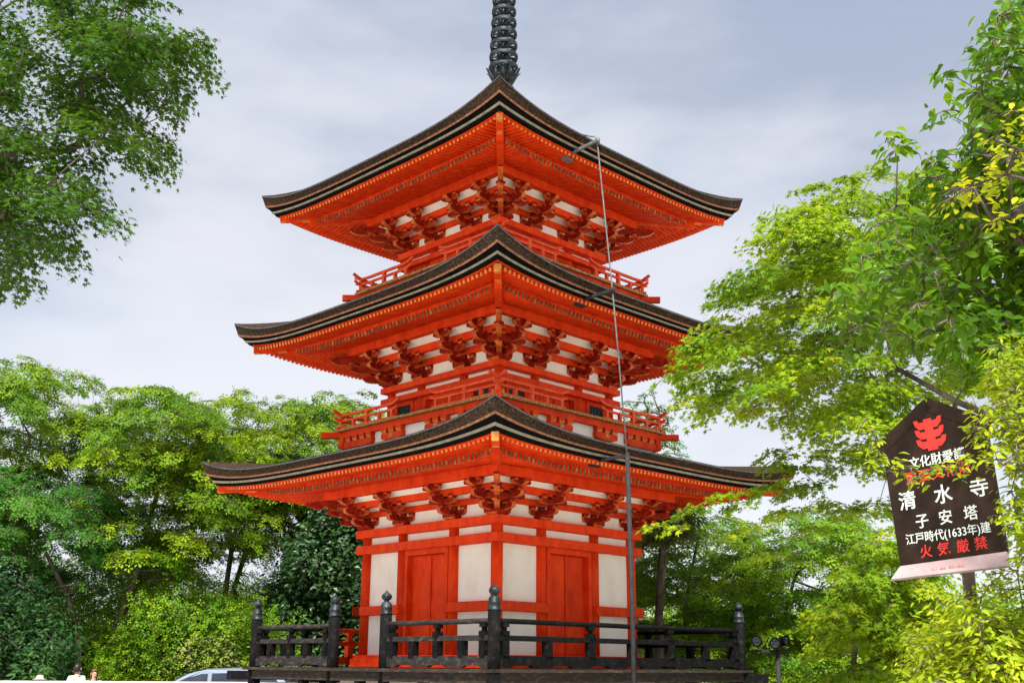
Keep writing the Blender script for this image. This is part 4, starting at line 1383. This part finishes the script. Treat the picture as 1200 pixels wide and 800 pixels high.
mb.add([(-W2 + .01, HB, .018), (W2 - .005, HB, .018), (W2 + .035, HB - .095, .10), (-W2 - .02, HB - .085, .10),
        (-W2 + .01, HB - .012, .0), (W2 - .005, HB - .012, .0), (W2 + .035, HB - .107, .092), (-W2 - .02, HB - .097, .092)],
       [(0, 1, 2, 3), (7, 6, 5, 4), (0, 4, 5, 1), (1, 5, 6, 2), (2, 6, 7, 3), (3, 7, 4, 0)])
mb.build('ledge', M['signledge'], SG)
pb = SM.inverted() @ (base_of(1138, D_S + .12, -.1))
mb = MB(); mb.tube([(.05, HP - .25, -.07), (.06, HB, -.07), (pb.x, pb.y, pb.z)], .040, 12); mb.build('post', M['trunk'], SG)


def text(body, x, y, size, mat, name, sx=1.0, z=.0185, bold=.006, spacing=1.0, z2=None):
    cu = bpy.data.curves.new(name, 'FONT')
    cu.body = body; cu.size = size; cu.align_x = 'CENTER'; cu.align_y = 'CENTER'
    cu.offset = bold; cu.space_character = spacing; cu.extrude = .001
    tmp = bpy.data.objects.new(name + '_tmp', cu); COL.objects.link(tmp)
    bpy.context.view_layer.update()
    dg = bpy.context.evaluated_depsgraph_get()
    me = bpy.data.meshes.new_from_object(tmp.evaluated_get(dg))
    bpy.data.objects.remove(tmp)
    me.materials.clear(); me.materials.append(M[mat])
    o = bpy.data.objects.new(name, me); o.location = (x, y, z); o.scale = (sx, 1, 1)
    link(o, SG)
    return o


text('\u6587\u5316\u8ca1\u611b\u8b77', .01, .19, .080, 'signwhite', 'lettering', bold=.0008)
text('\u91cd\u8981\u6587\u5316\u8ca1', .0, .095, .086, 'signred', 'lettering', bold=.001, spacing=1.2)
for ch, x, dy in (('\u6e05', -.24, 0), ('\u6c34', .015, 0), ('\u5bfa', .262, 0)): text(ch, x, -.05 + dy, .130, 'signwhite', 'lettering', bold=.0014)
for ch, x in (('\u5b50', -.158), ('\u5b89', .008), ('\u5854', .18)): text(ch, x, -.195, .098, 'signwhite', 'lettering', bold=.0009)
text('\u6c5f\u6238\u6642\u4ee3(1633\u5e74)\u5efa', .0, -.298, .074, 'signwhite', 'lettering', sx=.92, bold=.0005)
for ch, x in (('\u706b', -.163), ('\u6c17', -.038), ('\u53b3', .092), ('\u7981', .213)): text(ch, x, -.390, .088, 'signred', 'lettering', bold=.001)
text('\u706b\u6c17\u53b3\u7981', .0, -.515, .05, 'signpink', 'lettering', bold=.0006, z=.078, spacing=1.4)
# red emblem of three stacked bracket arms
mb = MB()
for i, yy in enumerate((.425, .360, .295)):
    w = .102 + .003 * i
    pl = [(-w, .043), (-w + .01, .005), (-w * .62, -.024), (w * .62, -.024), (w - .01, .005), (w, .043), (w * .72, .043), (w * .64, .026), (w * .28, .022), (w * .28, .041), (-w * .28, .041), (-w * .28, .022), (-w * .64, .026), (-w * .72, .043)]
    mb.prism(pl, (-.012 + .004 * i, yy, .0195), (1, 0, 0), (0, 1, 0), (0, 0, 1), .004)
mb.box(-.035, .035, .253, .272, .0175, .0215)
mb.build('emblem', M['signred'], SG)

# ------------------------------------------------------------------ floodlights on a pole
dl = 20.9
pole = base_of(912, dl)
FL = empty('floodlight_pole', pole)
tag(FL, 'three round floodlights on a short pole right of the veranda', 'floodlight')
zt = at(910, 761, dl).z
mb = MB(); mb.lathe([(.045, 0), (.045, zt)], seg=10); mb.build('pole', M['pipe'], FL)
ax = vx
mb = MB(); mb.beam(ax * -.48 + Vector((0, 0, zt - .02)), ax * .24 + Vector((0, 0, zt - .02)), .06, .05); mb.build('cross_arm', M['pipe'], FL)
toc = Vector((CAM_LOC.x - pole.x, CAM_LOC.y - pole.y, 0)).normalized()
for (px, py, ang) in ((887, 751, -10), (908, 753.5, 5), (919.5, 750.5, 55)):
    c = at(px, py, dl) - pole
    d = Matrix.Rotation(R(ang), 3, 'Z') @ toc
    d = (d + Vector((0, 0, .12))).normalized()
    s = d.cross(Vector((0, 0, 1))).normalized(); u = s.cross(d)
    T = Matrix((s, u, d)).transposed().to_4x4(); T.translation = c
    hb = MB(); hb.T = T
    hb.lathe([(.04, -.19), (.07, -.15), (.092, -.05), (.094, .03), (.104, .03), (.104, .06), (.086, .06), (.084, .02)], seg=18)
    hd = hb.build('lamp_head', M['black'], FL)
    lb = MB(); lb.T = T; lb.lathe([(.084, .022), (.07, .034), (.04, .042), (.003, .046)], seg=18)
    lb.build('lamp_lens', M['lens'], hd)
    gb = MB(); gb.T = T
    for q in (-.05, -.025, 0, .025, .05): gb.box(-.085, .085, q - .007, q + .007, .05, .058)
    gb.build('lamp_guard', M['black'], hd)
    kb = MB(); kb.beam(c - Vector((0, 0, .10)), Vector((c.x, c.y, zt)), .04, .04); kb.build('lamp_bracket', M['pipe'], FL)

# ------------------------------------------------------------------ wall in front of the visitors
wl, wr_ = at(-420, 783, 22.6), at(425, 783, 23.7)
zt = at(100, 797.7, 22.9).z
d = Vector((wr_.x - wl.x, wr_.y - wl.y, 0)); Lw = d.length; d.normalize(); nrm = Vector((-d.y, d.x, 0))
WT = Matrix((d, nrm, Vector((0, 0, 1)))).transposed().to_4x4(); WT.translation = (wl.x, wl.y, 0)
mb = MB(); mb.T = WT
mb.box(0, Lw, -.12, .12, -.05, zt - .10)
mb.box(-.04, Lw + .04, -.16, .16, zt - .10, zt)
tag(mb.build('low_wall', M['concrete'], bevel=.01), 'low pale concrete wall with a flat coping in front of the visitors and the car', 'wall')

# ------------------------------------------------------------------ people
def person(label, foot, facing, height, hairmat, shirtmat, hat=False, long_hair=False, lean=0.0):
    """one skinned body; clothes and hair as children. facing = direction in the ground plane"""
    f = Vector((facing.x, facing.y, 0)).normalized(); s = Vector((f.y, -f.x, 0))
    k = height / 1.70
    root = empty('person', foot)
    tag(root, label, 'person')
    T = Matrix((s * k, f * k, Vector((0, 0, k)))).transposed().to_4x4()

    def skin(name, V, E_, Rr, mat, parent, rootv=0, sub=2):
        me = bpy.data.meshes.new(name)
        me.from_pydata([tuple(T @ Vector(v)) for v in V], E_, [])
        o = bpy.data.objects.new(name, me); link(o, parent)
        mo = o.modifiers.new('skin', 'SKIN'); mo.use_smooth_shade = True
        for i, r_ in enumerate(Rr):
            me.skin_vertices[0].data[i].radius = ((r_[0] if isinstance(r_, tuple) else r_) * k, (r_[1] if isinstance(r_, tuple) else r_) * k)
        me.skin_vertices[0].data[rootv].use_root = True
        sb = o.modifiers.new('subdivision', 'SUBSURF'); sb.levels = sub; sb.render_levels = sub
        me.materials.append(mat)
        return o
    V = [(0, 0, .95), (0, 0, 1.15), (0, -.01, 1.36), (0, 0, 1.45), (0, .012, 1.52), (0, .02, 1.60), (0, .005, 1.675),
         (-.17, 0, 1.39), (-.23, -.01, 1.12), (-.20, .12, .93), (-.17, .18, .86), (.17, 0, 1.39), (.23, -.01, 1.12), (.20, .12, .93), (.17, .18, .86),
         (-.09, 0, .88), (-.10, .02, .48), (-.10, -.02, .09), (-.10, .12, .04), (.09, 0, .88), (.10, .02, .48), (.10, -.02, .09), (.10, .12, .04)]
    E_ = [(0, 1), (1, 2), (2, 3), (3, 4), (4, 5), (5, 6), (2, 7), (7, 8), (8, 9), (9, 10), (2, 11), (11, 12), (12, 13), (13, 14), (0, 15), (15, 16), (16, 17), (17, 18), (0, 19), (19, 20), (20, 21), (21, 22)]
    Rr = [(.14, .10), (.13, .09), (.14, .095), (.055, .055), (.062, .072), (.078, .095), (.055, .07), .055, .043, .035, .03, .055, .043, .035, .03, .085, .055, .038, .035, .085, .055, .038, .035]
    body = skin('body', V, E_, Rr, M['skin'], root)
    # shirt and trousers follow the body a little larger
    Vs = [V[0], V[1], V[2], (0, 0, 1.43), V[7], (-.22, -.005, 1.18), V[11], (.22, -.005, 1.18)]
    skin('shirt', Vs, [(0, 1), (1, 2), (2, 3), (2, 4), (4, 5), (2, 6), (6, 7)], [(.155, .115), (.15, .108), (.16, .115), (.075, .07), .075, .062, .075, .062], shirtmat, root)
    Vt = [(0, 0, .97), V[15], V[16], V[17], V[19], V[20], V[21]]
    skin('trousers', Vt, [(0, 1), (1, 2), (2, 3), (0, 4), (4, 5), (5, 6)], [(.15, .115), .10, .07, .055, .10, .07, .055], M['trousers'], root)
    # hair as a cap over the skull, open at the face
    hb = MB(); hb.T = T
    v, fc = [], []
    NA, NB = 20, 9
    for j in range(NB + 1):
        for i in range(NA):
            az = 2 * math.pi * i / NA
            front = math.cos(az)                      # 1 at the face
            low = 1.05 if front > .55 else (2.05 if not long_hair else 2.45)
            if .2 < front <= .55: low = 1.45 if not long_hair else 2.3
            th = low * j / NB
            rx, ry, rz = .088, .108, .118
            x = rx * math.sin(min(th, 1.75)) * math.sin(az); y = ry * math.sin(min(th, 1.75)) * math.cos(az)
            z = rz * math.cos(th) if th < 1.9 else rz * math.cos(1.9) - (th - 1.9) * .22
            v.append((x, y + .004, z + 1.615))
    for j in range(NB):
        for i in range(NA):
            i2 = (i + 1) % NA
            fc.append((j * NA + i, j * NA + i2, (j + 1) * NA + i2, (j + 1) * NA + i))
    hb.add(v, fc, smooth=True)
    ho = hb.build('hair', hairmat, root)
    so_ = ho.modifiers.new('solid', 'SOLIDIFY'); so_.thickness = .012 * k
    # eyes, brows, nose, mouth, ears
    fb = MB(); fb.T = T
    for q in (-1, 1):
        fb.lathe([(.001, -.008), (.009, -.004), (.009, .004), (.001, .008)], (q * .032, .098, 1.608), 8, 1)
        fb.box(q * .032 - .017, q * .032 + .017, .096, .104, 1.628, 1.633, 1)
        fb.lathe([(.002, -.03), (.012, -.015), (.015, .012), (.004, .03)], (q * .083, .008, 1.60), 8, 0)
    fb.add([(-.014, .098, 1.568), (.014, .098, 1.568), (0, .122, 1.572), (0, .098, 1.612)], [(0, 1, 2), (0, 2, 3), (1, 3, 2), (0, 3, 1)], 0)
    fb.box(-.022, .022, .088, .099, 1.541, 1.549, 2)
    fb.build('face', [M['skin'], M['hair'], M['signpink']], root)
    if hat:
        hm = MB(); hm.T = T
        hm.lathe([(.20, 1.655), (.19, 1.665), (.105, 1.675), (.10, 1.73), (.07, 1.765), (.01, 1.775)], (0, 0, 0), 24)
        hm.build('hat', M['hat'], root)
    return root


tocam = Vector((CAM_LOC.x, CAM_LOC.y, 0))
def face_dir(p, deg):
    d = Vector((CAM_LOC.x - p.x, CAM_LOC.y - p.y, 0)).normalized()
    return Matrix.Rotation(R(deg), 3, 'Z') @ d
dp = 24.2
p = base_of(91, dp); person('dark-haired person in a white shirt seen from behind over the low wall', p, face_dir(p, 148), at(91, 778.2, dp).z, M['hair'], M['shirt'])
p = base_of(111, dp + .3); person('brown-haired person facing the camera beside the white shirt', p, face_dir(p, 18), at(111, 784.5, dp + .3).z, M['hair_brown'], M['shirt2'], long_hair=True)
p = base_of(48, dp - .2); person('shorter person in a pale hat, only the hat showing above the wall', p, face_dir(p, 60), at(48, 790.5, dp - .2).z / 1.04, M['hair_brown'], M['shirt2'], hat=True)

# ------------------------------------------------------------------ parked car
dc = 25.9
cc = base_of(258, dc)
CR = empty('parked_car', cc)
tag(CR, 'silver-blue parked car seen side-on behind the wall, half hidden by the veranda', 'car')
zr = at(262, 781.3, dc).z                     # roof height
ks = zr / 1.50
cd = -vx                                      # the nose points left
cs = Vector((-cd.y, cd.x, 0))
if cs.dot(CAM_LOC - cc) < 0: cs = -cs
CT = Matrix((cd * 1.0, cs, Vector((0, 0, ks)))).transposed().to_4x4()
prof = [(-2.05, .35), (-2.12, .62), (-2.08, .92), (-1.92, 1.0), (-1.55, 1.40), (-1.2, 1.48), (-.5, 1.50), (.2, 1.47), (.55, 1.38), (1.25, .98), (1.85, .86), (2.1, .72), (2.15, .45), (2.05, .32)]
side = .82
NSEC = 7
v, fc = [], []
for j in range(NSEC):
    t = -1 + 2 * j / (NSEC - 1)
    for (x, z) in prof:
        tum = 1 - .20 * max(0, (z - .9) / .6) if abs(t) > .1 else 1 - .20 * max(0, (z - .9) / .6)
        rnd_ = 1 - .03 * abs(t) ** 3
        v.append((x * (1 - .03 * t * t), t * side * tum, .3 + (z - .3) * (1 - .05 * abs(t) ** 4)))
n = len(prof)
for j in range(NSEC - 1):
    for i in range(n):
        i2 = (i + 1) % n
        fc.append((j * n + i, j * n + i2, (j + 1) * n + i2, (j + 1) * n + i))
fc.append(tuple(range(n))); fc.append(tuple((NSEC - 1) * n + i for i in range(n - 1, -1, -1)))
mb = MB(); mb.T = CT; mb.add(v, fc); cb_ = mb.build('body', M['carpaint'], CR, bevel=.03)
def side_pt(x, z, s, off=.006):
    tum = 1 - .20 * max(0, (z - .9) / .6)
    return (x * .97, s * (side * tum + off), .3 + (z - .3) * .95)
for s in (-1, 1):
    for q in ([(1.10, .98), (.55, 1.32), (.25, 1.41), (.10, 1.42), (.10, .98)], [(.0, .98), (.0, 1.425), (-.5, 1.44), (-.95, 1.42), (-.95, .98)], [(-1.05, .98), (-1.05, 1.41), (-1.2, 1.39), (-1.50, 1.32), (-1.75, 1.0)]):
        m2 = MB(); m2.T = CT
        pts = [side_pt(x, z, s) for x, z in q]; pin = [side_pt(x, z, s, -.02) for x, z in q]
        kq = len(q)
        m2.add(pts + pin, [tuple(range(kq)), tuple(range(2 * kq - 1, kq - 1, -1))] + [(i, (i + 1) % kq, kq + (i + 1) % kq, kq + i) for i in range(kq)])
        m2.build('side_window', M['carglass'], CR)
    for x in (-1.32, 1.32):
        c = CT @ Vector((x, s * .74, 0)); 
        wm = MB(); T = Matrix((cd, Vector((0, 0, 1)), cs)).transposed().to_4x4(); T.translation = CT @ Vector((x, s * .72, .31 / ks)); wm.T = T
        wm.lathe([(.20, -.09), (.30, -.10), (.315, -.06), (.315, .06), (.30, .10), (.20, .09)], seg=24)
        wo = wm.build('wheel', M['rubber'], CR)
        rm = MB(); rm.T = T; rm.lathe([(.02, -.07), (.20, -.085), (.21, 0), (.20, .085), (.02, .07)], seg=16); rm.build('rim', M['iron'], wo)
    hl = MB(); hl.T = CT; hl.box(1.98, 2.10, *sorted((s * .45, s * .72)), .60, .74); hl.build('headlight', M['lens'], CR)
    tl = MB(); tl.T = CT; tl.box(-2.13, -2.0, *sorted((s * .5, s * .74)), .72, .92); tl.build('tail_light', M['tail'], CR)
    mi = MB(); mi.T = CT; mi.box(.98, 1.10, *sorted((s * .80, s * 1.0)), .98, 1.12); mi.build('wing_mirror', M['carpaint'], CR, bevel=.02)
for q in ([(1.22, 1.015), (.60, 1.375)], [(-1.88, 1.05), (-1.57, 1.385)]):
    m2 = MB(); m2.T = CT
    (x0, z0), (x1, z1) = q
    e = .012 if x0 > 0 else -.012
    pts = [(x0 + e, -.68, z0 - .01), (x0 + e, .68, z0 - .01), (x1 + e, .60, z1 - .01), (x1 + e, -.60, z1 - .01)]
    m2.add(pts + [(a - e * 2, b, c - .02) for a, b, c in pts], [(0, 1, 2, 3), (7, 6, 5, 4), (0, 4, 5, 1), (1, 5, 6, 2), (2, 6, 7, 3), (3, 7, 4, 0)])
    m2.build('windscreen', M['carglass'], CR)

# ------------------------------------------------------------------ light
world = bpy.data.worlds.new('World'); scene.world = world; world.use_nodes = True
nt = world.node_tree
bg = nt.nodes['Background']
sky = nt.nodes.new('ShaderNodeTexSky'); sky.sky_type = 'NISHITA'; sky.sun_disc = False
SUN_EL, SUN_AZ = 52.0, 220.0            # azimuth measured from +X, counter-clockwise
sky.sun_elevation = R(SUN_EL)
sky.sun_rotation = R(90 - SUN_AZ)
sky.air_density = 1.0; sky.dust_density = 2.0; sky.ozone_density = 1.5
tc = nt.nodes.new('ShaderNodeTexCoord')
mp = nt.nodes.new('ShaderNodeMapping'); mp.inputs['Scale'].default_value = (1.0, 1.0, 2.6); mp.inputs['Rotation'].default_value = (0, 0, R(35))
nz = nt.nodes.new('ShaderNodeTexNoise'); nz.inputs['Scale'].default_value = 1.5; nz.inputs['Detail'].default_value = 7; nz.inputs['Roughness'].default_value = 0.52
nz.inputs['Distortion'].default_value = 0.6
rp = nt.nodes.new('ShaderNodeValToRGB')
rp.color_ramp.elements[0].position = 0.30; rp.color_ramp.elements[0].color = (0.70, 0.70, 0.70, 1)
rp.color_ramp.elements[1].position = 0.66; rp.color_ramp.elements[1].color = (0.99, 0.99, 0.99, 1)
cl = nt.nodes.new('ShaderNodeMix'); cl.data_type = 'RGBA'
cl.inputs['A'].default_value = (2.25, 2.55, 3.2, 1); cl.inputs['B'].default_value = (3.85, 3.95, 4.35, 1)
nz2 = nt.nodes.new('ShaderNodeTexNoise'); nz2.inputs['Scale'].default_value = 2.3; nz2.inputs['Detail'].default_value = 6
mx = nt.nodes.new('ShaderNodeMix'); mx.data_type = 'RGBA'
L = nt.links.new
L(tc.outputs['Generated'], mp.inputs['Vector']); L(mp.outputs['Vector'], nz.inputs['Vector']); L(nz.outputs['Fac'], rp.inputs['Fac'])
r2 = nt.nodes.new('ShaderNodeMapRange'); r2.inputs['From Min'].default_value = 0.36; r2.inputs['From Max'].default_value = 0.62; r2.interpolation_type = 'SMOOTHSTEP'
L(mp.outputs['Vector'], nz2.inputs['Vector']); L(nz2.outputs['Fac'], r2.inputs['Value']); L(r2.outputs['Result'], cl.inputs['Factor'])
L(rp.outputs['Color'], mx.inputs['Factor']); L(sky.outputs['Color'], mx.inputs['A']); L(cl.outputs['Result'], mx.inputs['B'])
# bright veil low in the sky
sp = nt.nodes.new('ShaderNodeSeparateXYZ'); L(tc.outputs['Generated'], sp.inputs['Vector'])
mr = nt.nodes.new('ShaderNodeMapRange'); mr.inputs['From Min'].default_value = 0.02; mr.inputs['From Max'].default_value = 0.42
mr.inputs['To Min'].default_value = 0.85; mr.inputs['To Max'].default_value = 0.0; mr.interpolation_type = 'SMOOTHSTEP'
L(sp.outputs['Z'], mr.inputs['Value'])
hz = nt.nodes.new('ShaderNodeMix'); hz.data_type = 'RGBA'; hz.inputs['B'].default_value = (4.7, 4.9, 5.2, 1)
L(mr.outputs['Result'], hz.inputs['Factor']); L(mx.outputs['Result'], hz.inputs['A'])
L(hz.outputs['Result'], bg.inputs['Color'])
bg.inputs['Strength'].default_value = 0.1
sd = bpy.data.lights.new('sun', 'SUN'); sd.energy = 5.0; sd.angle = R(10.0); sd.color = (1.0, 0.95, 0.86)
so = bpy.data.objects.new('sun', sd); COL.objects.link(so)
dv = Vector((math.cos(R(SUN_EL)) * math.cos(R(SUN_AZ)), math.cos(R(SUN_EL)) * math.sin(R(SUN_AZ)), math.sin(R(SUN_EL))))
so.rotation_euler = (-dv).to_track_quat('-Z', 'Y').to_euler()
so.location = dv * 60
scene.view_settings.view_transform = 'Standard'
scene.view_settings.look = 'None'
scene.view_settings.exposure = 1.05
scene.view_settings.gamma = 1.0
